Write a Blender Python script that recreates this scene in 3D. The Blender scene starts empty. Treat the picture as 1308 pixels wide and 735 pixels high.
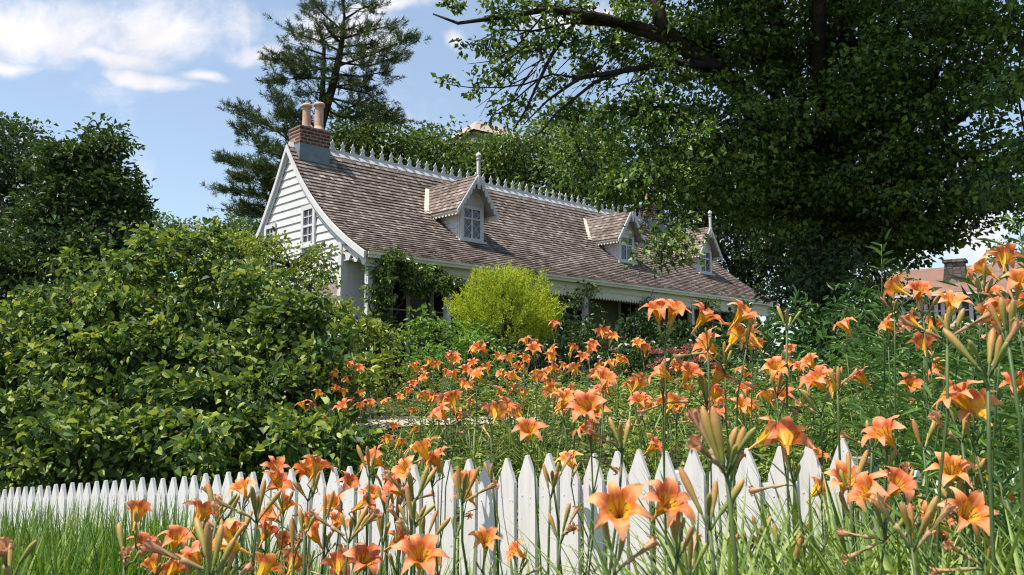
import bpy, math, random
import numpy as np

# ------------------------------------------------------------------ camera, sky, sun, exposure
SC = bpy.context.scene
COL = SC.collection
F, CX, CY, HOR = 1051.0, 654.0, 367.5, 485.0          # focal length, picture centre and horizon in photo pixels
TH = math.atan((HOR - CY) / F)
CAM = np.array([0.0, 0.0, 1.25])
cd = bpy.data.cameras.new('camera'); cam = bpy.data.objects.new('camera', cd); COL.objects.link(cam)
cam.location = CAM; cam.rotation_euler = (math.pi / 2 + TH, 0, 0)
cd.sensor_width = 36; cd.lens = 36 * F / 1308; cd.clip_start = 0.05; cd.clip_end = 3000
cd.dof.use_dof = True; cd.dof.focus_distance = 5.5; cd.dof.aperture_fstop = 9.0
SC.camera = cam

SUN_H = np.array([-0.90, -0.434]); SUN_H = SUN_H / np.linalg.norm(SUN_H)
SUN_EL = math.radians(65)
SUN = np.array([SUN_H[0] * math.cos(SUN_EL), SUN_H[1] * math.cos(SUN_EL), math.sin(SUN_EL)])
ld = bpy.data.lights.new('sun', 'SUN'); sun = bpy.data.objects.new('sun', ld); COL.objects.link(sun)
ld.energy = 5.0; ld.angle = math.radians(0.53); ld.color = (1.0, 0.915, 0.80)
from mathutils import Vector
sun.rotation_euler = Vector(SUN).to_track_quat('Z', 'Y').to_euler()
sun.location = (-20, -10, 40)

SC.view_settings.view_transform = 'Standard'; SC.view_settings.look = 'None'
SC.view_settings.exposure = 0.58; SC.view_settings.gamma = 1.0
SC.render.engine = 'CYCLES'
SC.cycles.max_bounces = 6; SC.cycles.diffuse_bounces = 3; SC.cycles.glossy_bounces = 2
SC.cycles.transmission_bounces = 3; SC.cycles.transparent_max_bounces = 4
SC.cycles.use_denoising = True; SC.cycles.filter_width = 1.15
SC.cycles.caustics_reflective = False; SC.cycles.caustics_refractive = False

fw = np.array([0, math.cos(TH), math.sin(TH)]); up = np.array([0, -math.sin(TH), math.cos(TH)]); rt = np.array([1.0, 0, 0])
def ray(px, py): return fw + rt * ((px - CX) / F) + up * ((CY - py) / F)
def at(px, py, Y):
    r = ray(px, py); return CAM + r * (Y / r[1])
def proj(p):
    v = np.asarray(p) - CAM; d = v @ fw
    return CX + F * (v @ rt) / d, CY - F * (v @ up) / d

class NT:
    """small helper round a node tree"""
    def __init__(s, nt): s.t = nt; s.t.nodes.clear()
    def n(s, typ, **kw):
        nd = s.t.nodes.new(typ)
        for k, v in kw.items():
            if k[0] == 'i' and k[1:].isdigit(): s.put(nd, int(k[1:]), v)
            elif k.startswith('in_'): s.put(nd, k[3:].replace('_', ' '), v)
            else: setattr(nd, k, v)
        return nd
    def put(s, nd, key, v):
        sock = nd.inputs[key]
        if isinstance(v, bpy.types.NodeSocket): s.t.links.new(v, sock)
        elif isinstance(v, bpy.types.Node): s.t.links.new(v.outputs[0], sock)
        else: sock.default_value = v
    def math(s, op, a, b=None, c=None, clamp=False):
        nd = s.n('ShaderNodeMath', operation=op, use_clamp=clamp); s.put(nd, 0, a)
        if b is not None: s.put(nd, 1, b)
        if c is not None: s.put(nd, 2, c)
        return nd.outputs[0]
    def ramp(s, fac, stops, interp='LINEAR'):
        nd = s.n('ShaderNodeValToRGB'); cr = nd.color_ramp; cr.interpolation = interp
        while len(cr.elements) > 1: cr.elements.remove(cr.elements[-1])
        for i, (p, c) in enumerate(stops):
            e = cr.elements[0] if i == 0 else cr.elements.new(p)
            e.position = p; e.color = (*c, 1) if len(c) == 3 else c
        s.put(nd, 0, fac); return nd.outputs[0]
    def mix(s, fac, a, b, blend='MIX'):
        nd = s.n('ShaderNodeMix', data_type='RGBA', blend_type=blend)
        s.put(nd, 0, fac); s.put(nd, 6, a); s.put(nd, 7, b); return nd.outputs[2]

world = bpy.data.worlds.new('World'); SC.world = world; world.use_nodes = True
W = NT(world.node_tree)
sky = W.n('ShaderNodeTexSky', sky_type='NISHITA', sun_disc=False, sun_elevation=SUN_EL,
          sun_rotation=math.atan2(SUN_H[0], SUN_H[1]), altitude=0, air_density=1.0, dust_density=0.7, ozone_density=1.6)
tc = W.n('ShaderNodeTexCoord'); sep = W.n('ShaderNodeSeparateXYZ', i0=tc.outputs['Generated'])
yy = W.math('MAXIMUM', sep.outputs[1], 0.02)
cu = W.math('DIVIDE', sep.outputs[0], yy); cv = W.math('DIVIDE', sep.outputs[2], yy)
cuv = W.n('ShaderNodeCombineXYZ', i0=cu, i1=cv).outputs[0]
warp = W.n('ShaderNodeTexNoise', i0=cuv, in_Scale=5.0, in_Detail=3.0)
wv = W.n('ShaderNodeVectorMath', operation='SCALE', i0=W.n('ShaderNodeVectorMath', operation='SUBTRACT', i0=warp.outputs[1], i1=(0.5, 0.5, 0.5)), in_Scale=0.10)
cw = W.n('ShaderNodeVectorMath', operation='ADD', i0=cuv, i1=wv).outputs[0]
# clouds: each a soft ellipse in direction space broken up by noise
CLOUDS = [(60, 30, 190, 45, 0), (210, 30, 110, 45, 0), (140, 62, 90, 14, -0.15), (205, 100, 50, 11, -0.25), (262, 98, 24, 7, -.2),
          (335, 66, 55, 15, 0.08), (430, 25, 75, 22, 0), (500, 8, 70, 14, 0), (574, 66, 18, 9, -0.6), (10, 78, 45, 14, 0),
          (470, 60, 40, 12, 0.3), (1210, 300, 110, 34, 0.1), (1060, 330, 70, 40, 0), (720, 20, 60, 16, .2)]
acc = None
for (px, py, rx, ry, rot) in CLOUDS:
    r = ray(px, py); c0 = (r[0] / r[1], r[2] / r[1], 0)
    m = W.n('ShaderNodeMapping', vector_type='TEXTURE', i0=cw)
    m.inputs[1].default_value = c0; m.inputs[2].default_value = (0, 0, rot); m.inputs[3].default_value = (rx / F * 1.55, ry / F * 1.6, 1)
    ln = W.n('ShaderNodeVectorMath', operation='LENGTH', i0=m.outputs[0]).outputs['Value']
    g = W.math('SUBTRACT', 1.0, ln, clamp=True)
    acc = g if acc is None else W.math('MAXIMUM', acc, g)
n1 = W.n('ShaderNodeTexNoise', i0=cw, in_Scale=9.0, in_Detail=9.0, in_Roughness=0.62)
dens = W.math('ADD', W.math('MULTIPLY', acc, 1.5), W.math('MULTIPLY', W.math('SUBTRACT', n1.outputs[0], 0.53), 3.6))
mask = W.n('ShaderNodeMapRange', interpolation_type='SMOOTHSTEP', i0=dens, i1=-0.1, i2=1.45, i3=0.0, i4=0.84).outputs[0]
front = W.math('GREATER_THAN', sep.outputs[1], 0.05)
mask = W.math('MULTIPLY', mask, front)
n2 = W.n('ShaderNodeTexNoise', i0=cw, in_Scale=14.0, in_Detail=5.0)
ccol = W.ramp(n2.outputs[0], [(0.3, (5.0, 4.75, 4.85)), (0.62, (6.4, 6.0, 5.9))])
skyc = W.mix(0.27, sky.outputs[0], (3.7, 4.4, 4.9, 1))
bgc = W.mix(mask, skyc, ccol)
bg = W.n('ShaderNodeBackground', i0=bgc, in_Strength=0.128)
W.n('ShaderNodeOutputWorld', i0=bg)

# ------------------------------------------------------------------ materials
def mat(name):
    m = bpy.data.materials.new(name); m.use_nodes = True; return m, NT(m.node_tree)
def finish(T, bsdf): T.n('ShaderNodeOutputMaterial', i0=bsdf)
def princ(T, col, rough=0.6, spec=0.3, **kw):
    b = T.n('ShaderNodeBsdfPrincipled'); T.put(b, 'Base Color', col if not (isinstance(col, tuple) and len(col) == 3) else (*col, 1))
    T.put(b, 'Roughness', rough); T.put(b, 'Specular IOR Level', spec)
    for k, v in kw.items(): T.put(b, k.replace('_', ' '), v)
    return b
GAIN = 1.62; HUE = (1.08, 1.0, .98)
def leaf_mat(name, cols, rough=0.45, trans=0.28, spec=0.4, tcol=(1.5, 1.35, 0.5)):
    m, T = mat(name)
    rnd = T.n('ShaderNodeNewGeometry').outputs['Random Per Island']
    n = len(cols)
    c = T.ramp(rnd, [(i / max(1, n - 1), tuple(min(.85, GAIN * k * w_) for k, w_ in zip(q, HUE))) for i, q in enumerate(cols)])
    big = T.n('ShaderNodeTexNoise', i0=T.n('ShaderNodeTexCoord').outputs['Object'], in_Scale=0.9, in_Detail=2.0)
    c = T.mix(0.55, c, T.ramp(big.outputs[0], [(0.3, (0.55, 0.62, 0.55)), (0.7, (1.35, 1.25, 1.0))]), 'MULTIPLY')
    b = princ(T, c, rough, spec)
    tr = T.n('ShaderNodeBsdfTranslucent', i0=T.mix(1.0, c, (*tcol, 1), 'MULTIPLY'))
    finish(T, T.n('ShaderNodeMixShader', i0=trans, i1=b, i2=tr)); return m
def noise_mat(name, c1, c2, scale=6.0, rough=0.7, spec=0.25, bump=0.0, detail=6.0, coord='Object', stretch=(1, 1, 1)):
    m, T = mat(name)
    mp = T.n('ShaderNodeMapping', i0=T.n('ShaderNodeTexCoord').outputs[coord]); mp.inputs[3].default_value = stretch
    nz = T.n('ShaderNodeTexNoise', i0=mp, in_Scale=scale, in_Detail=detail, in_Roughness=0.65)
    c = T.ramp(nz.outputs[0], [(0.3, c1), (0.7, c2)])
    b = princ(T, c, rough, spec)
    if bump: T.put(b, 'Normal', T.n('ShaderNodeBump', in_Strength=bump, in_Distance=0.02, in_Height=nz.outputs[0]).outputs[0])
    finish(T, b); return m

M = {}
M['maple'] = leaf_mat('maple_leaf', [(.017, .043, .011), (.038, .083, .017), (.07, .135, .027), (.125, .20, .042)], 0.42, 0.30, 0.45)
M['back_tree'] = leaf_mat('background_leaf', [(.035, .07, .022), (.06, .115, .035), (.095, .16, .045)], 0.5, 0.22)
M['dark_tree'] = leaf_mat('dark_leaf', [(.013, .03, .012), (.025, .055, .018), (.04, .085, .022)], 0.4, 0.2, 0.5)
M['dome_tree'] = leaf_mat('chestnut_leaf', [(.014, .034, .011), (.03, .065, .018), (.055, .10, .024)], 0.45, 0.2)
M['pine'] = leaf_mat('pine_needle', [(.024, .05, .02), (.044, .08, .028), (.07, .105, .034)], 0.5, 0.1, 0.3)
M['shrub'] = leaf_mat('shrub_leaf', [(.015, .040, .014), (.040, .085, .026), (.095, .16, .044), (.21, .27, .075)], 0.5, 0.32, 0.3)
M['small_shrub'] = leaf_mat('fine_shrub_leaf', [(.06, .10, .022), (.10, .16, .03), (.17, .22, .045)], 0.5, 0.28)
M['gold'] = leaf_mat('golden_leaf', [(.10, .16, .016), (.23, .31, .035), (.36, .43, .06)], 0.6, 0.35, 0.2)
M['vine'] = leaf_mat('vine_leaf', [(.03, .065, .018), (.06, .11, .025), (.10, .16, .04)], 0.3, 0.22, 0.6)
M['porch_shrub'] = leaf_mat('porch_shrub_leaf', [(.05, .11, .02), (.08, .17, .03), (.12, .22, .05)], 0.5, 0.3)
M['rhodo'] = leaf_mat('glossy_leaf', [(.02, .055, .018), (.035, .085, .022), (.05, .11, .03)], 0.42, 0.14, 0.4)
M['lance'] = leaf_mat('lance_leaf', [(.03, .075, .025), (.05, .115, .033), (.085, .165, .045)], 0.45, 0.25, 0.4)
M['grass'] = leaf_mat('grass_blade', [(.03, .075, .015), (.05, .115, .02), (.07, .15, .025), (.09, .17, .03), (.13, .17, .045)], 0.45, 0.3, 0.4)
M['strap'] = leaf_mat('daylily_blade', [(.045, .095, .026), (.095, .17, .044), (.20, .27, .095)], 0.45, 0.3, 0.4)
M['under'] = leaf_mat('undergrowth_leaf', [(.04, .08, .022), (.10, .165, .045), (.22, .28, .10)], 0.5, 0.32, 0.35)
M['bark'] = noise_mat('bark', (.018, .014, .011), (.06, .048, .038), 9, 0.9, 0.1, 0.8, stretch=(1, 1, .25))
M['twig'] = noise_mat('twig', (.03, .024, .018), (.07, .055, .04), 9, 0.9, 0.1)
M['stem'] = noise_mat('stem_green', (.045, .085, .022), (.085, .125, .035), 12, 0.5, 0.35, stretch=(1, 1, .2))
M['shrub_stem'] = noise_mat('shrub_stem', (.05, .045, .025), (.09, .075, .04), 12, 0.8, 0.2)
M['white_paint'] = noise_mat('white_paint', (.575, .57, .565), (.66, .655, .65), 3.5, 0.55, 0.3, 0.05)
def picket_paint():
    m, T = mat('weathered_white_paint')
    oc = T.n('ShaderNodeTexCoord').outputs['Object']; mp = T.n('ShaderNodeMapping', i0=oc); mp.inputs[3].default_value = (1, 1, .08)
    grain = T.n('ShaderNodeTexNoise', i0=mp, in_Scale=55.0, in_Detail=5.0); blot = T.n('ShaderNodeTexNoise', i0=oc, in_Scale=7.0, in_Detail=6.0, in_Roughness=.7)
    c = T.ramp(grain.outputs[0], [(.25, (.62, .605, .60)), (.6, (.73, .71, .70))])
    c = T.mix(T.n('ShaderNodeMapRange', i0=blot.outputs[0], i1=.60, i2=.72, i3=0, i4=.55).outputs[0], c, (.56, .54, .49, 1))
    chip = T.n('ShaderNodeTexNoise', i0=oc, in_Scale=38.0, in_Detail=2.0)
    c = T.mix(T.n('ShaderNodeMapRange', i0=chip.outputs[0], i1=.70, i2=.73, i3=0, i4=.7).outputs[0], c, (.28, .25, .21, 1))
    b = princ(T, c, .6, .25); T.put(b, 'Normal', T.n('ShaderNodeBump', in_Strength=.25, in_Distance=.004, in_Height=grain.outputs[0]).outputs[0]); finish(T, b); return m
M['picket_paint'] = picket_paint()
M['cream_paint'] = noise_mat('cream_paint', (.74, .70, .56), (.82, .78, .65), 2.5, 0.55, 0.3)
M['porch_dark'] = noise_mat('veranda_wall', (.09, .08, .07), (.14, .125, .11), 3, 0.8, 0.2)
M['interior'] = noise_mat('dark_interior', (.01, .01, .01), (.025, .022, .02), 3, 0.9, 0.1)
M['glass'] = noise_mat('window_glass', (.03, .035, .04), (.06, .07, .08), 1.5, 0.06, 0.6)
M['lead'] = noise_mat('lead_flashing', (.13, .17, .20), (.22, .26, .29), 5, 0.6, 0.3)
M['pot'] = noise_mat('clay_pot', (.48, .31, .21), (.60, .43, .32), 8, 0.8, 0.2, 0.2)
M['path'] = noise_mat('path_gravel', (.38, .315, .28), (.49, .415, .37), 60, 0.9, 0.1, 0.3)
M['brown_shingle'] = noise_mat('brown_shingle', (.16, .12, .10), (.24, .19, .17), 5, 0.85, 0.15, stretch=(1, 1, 6))
M['far_roof'] = noise_mat('far_roof', (.17, .10, .075), (.245, .15, .115), 2.5, 0.85, 0.15)
M['pink_roof'] = noise_mat('pink_roof', (.34, .26, .23), (.42, .33, .29), 1.0, 0.85, 0.15)
M['metal_grey'] = noise_mat('weathered_wood', (.22, .21, .20), (.38, .36, .34), 10, 0.8, 0.2, 0.3, stretch=(1, 1, .15))
M['anther'] = noise_mat('anther', (.10, .03, .01), (.25, .10, .02), 30, 0.7, 0.2)

def ground_mat():
    m, T = mat('soil_and_turf')
    oc = T.n('ShaderNodeTexCoord').outputs['Object']
    a = T.n('ShaderNodeTexNoise', i0=oc, in_Scale=1.2, in_Detail=6.0); b_ = T.n('ShaderNodeTexNoise', i0=oc, in_Scale=30.0, in_Detail=6.0)
    c = T.mix(T.n('ShaderNodeMapRange', i0=a.outputs[0], i1=.4, i2=.6).outputs[0],
              T.ramp(b_.outputs[0], [(0.3, (.03, .05, .012)), (.7, (.06, .10, .025))]),
              T.ramp(b_.outputs[0], [(0.3, (.035, .028, .018)), (.7, (.08, .065, .045))]))
    b = princ(T, c, 0.95, 0.1)
    T.put(b, 'Normal', T.n('ShaderNodeBump', in_Strength=.6, in_Distance=.03, in_Height=b_.outputs[0]).outputs[0]); finish(T, b); return m
M['ground'] = ground_mat()

def shingle_mat(name, cols, streak):
    m, T = mat(name)
    g = T.n('ShaderNodeNewGeometry'); oc = T.n('ShaderNodeTexCoord').outputs['Object']
    c = T.ramp(g.outputs['Random Per Island'], cols)
    big = T.n('ShaderNodeTexNoise', i0=oc, in_Scale=1.1, in_Detail=5.0)
    c = T.mix(0.8, c, T.ramp(big.outputs[0], [(.3, (.75, .70, .68)), (.7, (1.2, 1.16, 1.12))]), 'MULTIPLY')
    fine = T.n('ShaderNodeTexNoise', i0=oc, in_Scale=40.0, in_Detail=4.0)
    c = T.mix(0.6, c, T.ramp(fine.outputs[0], [(.3, (.7, .7, .7)), (.7, (1.2, 1.2, 1.2))]), 'MULTIPLY')
    sm = T.n('ShaderNodeMapping', i0=oc); sm.inputs[3].default_value = (2.6, 2.6, .55)
    st = T.n('ShaderNodeTexNoise', i0=sm, in_Scale=2.0, in_Detail=6.0, in_Roughness=.7)
    c = T.mix(T.n('ShaderNodeMapRange', i0=st.outputs[0], i1=.52, i2=.75, i3=0, i4=.5).outputs[0], c, (.10, .095, .075, 1))
    b = princ(T, c, 0.85, 0.15)
    T.put(b, 'Normal', T.n('ShaderNodeBump', in_Strength=.3, in_Distance=.01, in_Height=fine.outputs[0]).outputs[0]); finish(T, b); return m
M['shingle'] = shingle_mat('wood_shingle', [(0, (.125, .098, .088)), (.35, (.18, .148, .134)), (.75, (.24, .204, .188)), (1, (.34, .302, .285))], 0)

def brick_mat(name, c1, c2, mortar, scale, bw=.22, rh=.075, ms=.012):
    m, T = mat(name)
    oc = T.n('ShaderNodeTexCoord').outputs['Object']; s = T.n('ShaderNodeSeparateXYZ', i0=oc)
    u = T.math('ADD', T.math('MULTIPLY', s.outputs[0], 0.98), T.math('MULTIPLY', s.outputs[1], 1.02))
    v = T.n('ShaderNodeCombineXYZ', i0=u, i1=s.outputs[2]).outputs[0]
    br = T.n('ShaderNodeTexBrick', i0=v, in_Scale=scale); br.inputs['Color1'].default_value = (*c1, 1); br.inputs['Color2'].default_value = (*c2, 1)
    br.inputs['Mortar'].default_value = (*mortar, 1); br.inputs['Mortar Size'].default_value = ms
    br.inputs['Brick Width'].default_value = bw; br.inputs['Row Height'].default_value = rh
    nz = T.n('ShaderNodeTexNoise', i0=oc, in_Scale=14.0, in_Detail=5.0)
    c = T.mix(0.7, br.outputs[0], T.ramp(nz.outputs[0], [(.3, (.6, .6, .6)), (.7, (1.3, 1.3, 1.3))]), 'MULTIPLY')
    b = princ(T, c, 0.9, 0.1)
    T.put(b, 'Normal', T.n('ShaderNodeBump', in_Strength=.6, in_Distance=.01, in_Height=T.math('SUBTRACT', 1.0, br.outputs['Fac'])).outputs[0]); finish(T, b); return m
M['brick'] = brick_mat('chimney_brick', (.20, .075, .055), (.11, .05, .04), (.30, .25, .22), 1.0)
M['stone_wall'] = brick_mat('rubble_stone', (.32, .25, .22), (.24, .20, .19), (.40, .35, .31), 1.0, .34, .17, .025)
def stone_chimney():
    m, T = mat('fieldstone')
    oc = T.n('ShaderNodeTexCoord').outputs['Object']
    vo = T.n('ShaderNodeTexVoronoi', i0=oc, in_Scale=3.6)
    c = T.ramp(vo.outputs['Color'], [(0, (.06, .05, .045)), (.5, (.14, .12, .11)), (1, (.34, .30, .27))])
    ed = T.n('ShaderNodeTexVoronoi', feature='DISTANCE_TO_EDGE', i0=oc, in_Scale=3.6)
    c = T.mix(T.n('ShaderNodeMapRange', i0=ed.outputs[0], i1=.02, i2=.08).outputs[0], (.05, .045, .04, 1), c)
    finish(T, princ(T, c, .9, .1)); return m
M['fieldstone'] = stone_chimney()

def petal_mat(name, ramp, mid, dull=1.0):
    m, T = mat(name)
    uv = T.n('ShaderNodeSeparateXYZ', i0=T.n('ShaderNodeUVMap').outputs[0])
    oi = T.n('ShaderNodeObjectInfo').outputs['Random']
    c = T.ramp(uv.outputs[0], ramp)
    av = T.math('ABSOLUTE', T.math('SUBTRACT', uv.outputs[1], 0.5))
    strp = T.n('ShaderNodeMapRange', i0=av, i1=0.0, i2=0.13, i3=0.55, i4=0.0).outputs[0]
    c = T.mix(strp, c, (*mid, 1))
    vein = T.n('ShaderNodeTexWave', wave_type='BANDS', bands_direction='Y', i0=T.n('ShaderNodeUVMap').outputs[0], in_Scale=5.0, in_Distortion=0.6)
    c = T.mix(0.18, c, T.ramp(vein.outputs[0], [(0, (.6, .5, .45)), (1, (1.15, 1.15, 1.1))]), 'MULTIPLY')
    hs = T.n('ShaderNodeHueSaturation', in_Color=c)
    T.put(hs, 'Hue', T.math('MULTIPLY_ADD', oi, 0.022, 0.488)); T.put(hs, 'Value', T.math('MULTIPLY_ADD', oi, 0.25, 0.86))
    b = princ(T, hs.outputs[0], 0.5, 0.3)
    tr = T.n('ShaderNodeBsdfTranslucent', i0=hs.outputs[0])
    finish(T, T.n('ShaderNodeMixShader', i0=0.34, i1=b, i2=tr)); return m
ORANGE = [(0, (.84, .50, .03)), (.34, (.86, .46, .03)), (.43, (.71, .15, .035)), (.53, (.79, .20, .06)), (.74, (.88, .345, .15)), (1, (.90, .47, .27))]
M['petal'] = petal_mat('daylily_petal', ORANGE, (.86, .42, .18))
M['wilt'] = petal_mat('wilted_petal', [(0, (.40, .36, .13)), (.4, (.64, .38, .20)), (.8, (.60, .30, .16)), (1, (.45, .22, .12))], (.66, .46, .30))
M['tube'] = noise_mat('flower_tube', (.40, .38, .06), (.55, .42, .07), 20, .5, .3)
def bud_mat(name, stops):
    m, T = mat(name)
    uv = T.n('ShaderNodeSeparateXYZ', i0=T.n('ShaderNodeUVMap').outputs[0]); oi = T.n('ShaderNodeObjectInfo').outputs['Random']
    wv_ = T.n('ShaderNodeTexNoise', i0=T.n('ShaderNodeUVMap').outputs[0], in_Scale=7.0, in_Detail=3.0)
    c = T.ramp(T.math('ADD', uv.outputs[0], T.math('MULTIPLY', T.math('SUBTRACT', oi, .5), .4)), stops)
    c = T.mix(.5, c, T.ramp(wv_.outputs[0], [(.3, (.7, .7, .65)), (.7, (1.25, 1.2, 1.1))]), 'MULTIPLY')
    finish(T, princ(T, c, .5, .35)); return m
M['bud'] = bud_mat('ripe_bud', [(0, (.16, .20, .045)), (.35, (.27, .24, .06)), (.7, (.42, .24, .08)), (1, (.36, .15, .06))])
M['green_bud'] = bud_mat('green_bud', [(0, (.13, .20, .045)), (.6, (.24, .27, .06)), (1, (.34, .26, .08))])
M['sedum'] = leaf_mat('dusty_pink_flower', [(.20, .06, .07), (.26, .10, .10), (.14, .07, .06)], .7, .1, .2, (1, 1, 1))
M['white_flower'] = leaf_mat('white_rose_petal', [(.50, .45, .47), (.55, .52, .52)], .6, .25, .2, (1, 1, 1))

# ------------------------------------------------------------------ mesh and object helpers
class MB:
    def __init__(s): s.V = []; s.n = 0; s.F = []; s.uv = []; s.has_uv = False
    def add(s, V, Fs, uv=None):
        V = np.asarray(V, float).reshape(-1, 3); s.V.append(V)
        for f_ in (Fs if isinstance(Fs, list) and len(Fs) and isinstance(Fs[0], np.ndarray) and Fs[0].ndim == 2 else [np.asarray(Fs)]):
            s.F.append(f_ + s.n)
        s.uv.append(np.zeros((len(V), 2)) if uv is None else np.asarray(uv, float)); s.has_uv |= uv is not None
        s.n += len(V)
    def box(s, c, ax, ay, az):
        """box with centre c and half-vectors ax, ay, az"""
        c, ax, ay, az = (np.asarray(q, float) for q in (c, ax, ay, az))
        V = [c + i * ax + j * ay + k * az for k in (-1, 1) for j in (-1, 1) for i in (-1, 1)]
        s.add(V, np.array([[0, 2, 3, 1], [4, 5, 7, 6], [0, 1, 5, 4], [2, 6, 7, 3], [0, 4, 6, 2], [1, 3, 7, 5]]))
    def quad(s, a, b, c, d): s.add([a, b, c, d], np.array([[0, 1, 2, 3]]))
    def prism(s, poly, vec):
        poly = np.asarray(poly, float); n = len(poly); V = np.vstack([poly, poly + np.asarray(vec)])
        s.add(V, np.array([[i, (i + 1) % n, n + (i + 1) % n, n + i] for i in range(n)]))
        s.F.append(np.array([list(range(n))[::-1]]) + s.n - 2 * n); s.F.append(np.array([list(range(n, 2 * n))]) + s.n - 2 * n)
    def tube(s, pts, rad, k=6, uv=False, cap=True):
        pts = np.asarray(pts, float); n = len(pts); rad = np.broadcast_to(np.asarray(rad, float), (n,))
        T = np.gradient(pts, axis=0); T /= np.linalg.norm(T, axis=1)[:, None] + 1e-12
        ref = np.array([0.31, 0.2, 0.93]) if abs(T[0][2]) < .8 else np.array([0.95, 0.25, 0.1])
        A = np.cross(T, ref); A /= np.linalg.norm(A, axis=1)[:, None] + 1e-12; B = np.cross(T, A)
        th = np.arange(k) * 2 * math.pi / k
        V = pts[:, None] + rad[:, None, None] * (A[:, None] * np.cos(th)[None, :, None] + B[:, None] * np.sin(th)[None, :, None])
        V = V.reshape(-1, 3); i = np.arange(n - 1)[:, None] * k; j = np.arange(k)[None]; j2 = (j + 1) % k
        Q = np.stack([i + j, i + j2, i + k + j2, i + k + j], -1).reshape(-1, 4)
        u = np.stack([np.repeat(np.linspace(0, 1, n), k), np.tile(np.arange(k) / k, n)], 1)
        s.add(V, Q, u if uv else None)
        if cap and rad[-1] > 1e-4: s.F.append(np.array([[(n - 1) * k + q for q in range(k)]]) + s.n - n * k)
    def lathe(s, base, prof, k=14, axis=(0, 0, 1)):
        base = np.asarray(base, float); pts = np.array([base + np.asarray(axis) * z for r, z in prof]); s.tube(pts, [max(r, 1e-4) for r, z in prof], k)
    def mesh(s, name, material, smooth=False, off=None):
        V = np.vstack(s.V); V = V if off is None else V - off
        me = bpy.data.meshes.new(name)
        loops = np.concatenate([f.ravel() for f in s.F]); tot = np.concatenate([np.full(len(f), f.shape[1]) for f in s.F])
        me.vertices.add(len(V)); me.vertices.foreach_set('co', V.astype(np.float32).ravel())
        me.loops.add(len(loops)); me.loops.foreach_set('vertex_index', loops.astype(np.int32))
        me.polygons.add(len(tot)); me.polygons.foreach_set('loop_start', np.concatenate([[0], np.cumsum(tot)[:-1]]).astype(np.int32))
        me.polygons.foreach_set('loop_total', tot.astype(np.int32))
        if s.has_uv:
            uvl = me.uv_layers.new(name='UVMap'); U = np.vstack(s.uv)[loops]; uvl.data.foreach_set('uv', U.astype(np.float32).ravel())
        me.update(calc_edges=True)
        me.polygons.foreach_set('use_smooth', np.full(len(tot), bool(smooth)))
        me.materials.append(material); return me

def link(name, data, parent=None, loc=None):
    o = bpy.data.objects.new(name, data); COL.objects.link(o)
    if parent is not None: o.parent = parent
    if loc is not None: o.location = loc
    return o
def tag(o, label=None, cat=None, group=None, kind=None):
    if label: o['label'] = label
    if cat: o['category'] = cat
    if group: o['group'] = group
    if kind: o['kind'] = kind
    return o
def thing(name, label, cat, loc=(0, 0, 0), group=None):
    o = link(name, None, None, tuple(loc)); o.empty_display_size = .2; return tag(o, label, cat, group)
def origin(o):
    p = np.zeros(3)
    while o is not None: p = p + np.array(o.location); o = o.parent
    return p
def part(name, mb, material, parent, smooth=False, label=None):
    o = link(name, mb.mesh(name, M[material] if isinstance(material, str) else material, smooth, origin(parent)), parent)
    if label: o['label'] = label
    return o
def copy_tree(o, parent=None):
    c = o.copy(); COL.objects.link(c); c.parent = parent
    for ch in o.children: copy_tree(ch, c)
    return c
def rs(seed): return np.random.default_rng(seed)
def unit(v): return v / (np.linalg.norm(v, axis=-1, keepdims=True) + 1e-12)

def add_leaves(mb, P, D, N, L, Wd, fold=0.25, droop=0.15, shape='oval'):
    """P base points, D tip directions, N leaf normals, L lengths, Wd widths"""
    n = len(P); D = unit(D); S = unit(np.cross(D, N)); N = np.cross(S, D)
    L = np.broadcast_to(L, (n,))[:, None]; Wd = np.broadcast_to(Wd, (n,))[:, None]
    if shape == 'diamond':
        V = np.stack([P, P + D * L * .45 + S * Wd * .5 + N * Wd * fold, P + D * L - N * L * droop, P + D * L * .45 - S * Wd * .5 + N * Wd * fold], 1)
        Q = np.array([[0, 1, 2], [0, 2, 3]])
        mb.add(V.reshape(-1, 3), (np.arange(n)[:, None, None] * 4 + Q[None]).reshape(-1, 3))
    else:
        a, b, wa, wb = (.22, .62, .42, .40) if shape == 'oval' else (.18, .5, .5, .40)
        V = np.stack([P, P + D * L * a + S * Wd * wa + N * Wd * fold, P + D * L * b + S * Wd * wb + N * (Wd * fold - L * droop * .3), P + D * L - N * L * droop,
                      P + D * L * b - S * Wd * wb + N * (Wd * fold - L * droop * .3), P + D * L * a - S * Wd * wa + N * Wd * fold], 1)
        Q = np.array([[0, 1, 2, 3], [0, 3, 4, 5]])
        mb.add(V.reshape(-1, 3), (np.arange(n)[:, None, None] * 6 + Q[None]).reshape(-1, 4))

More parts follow.
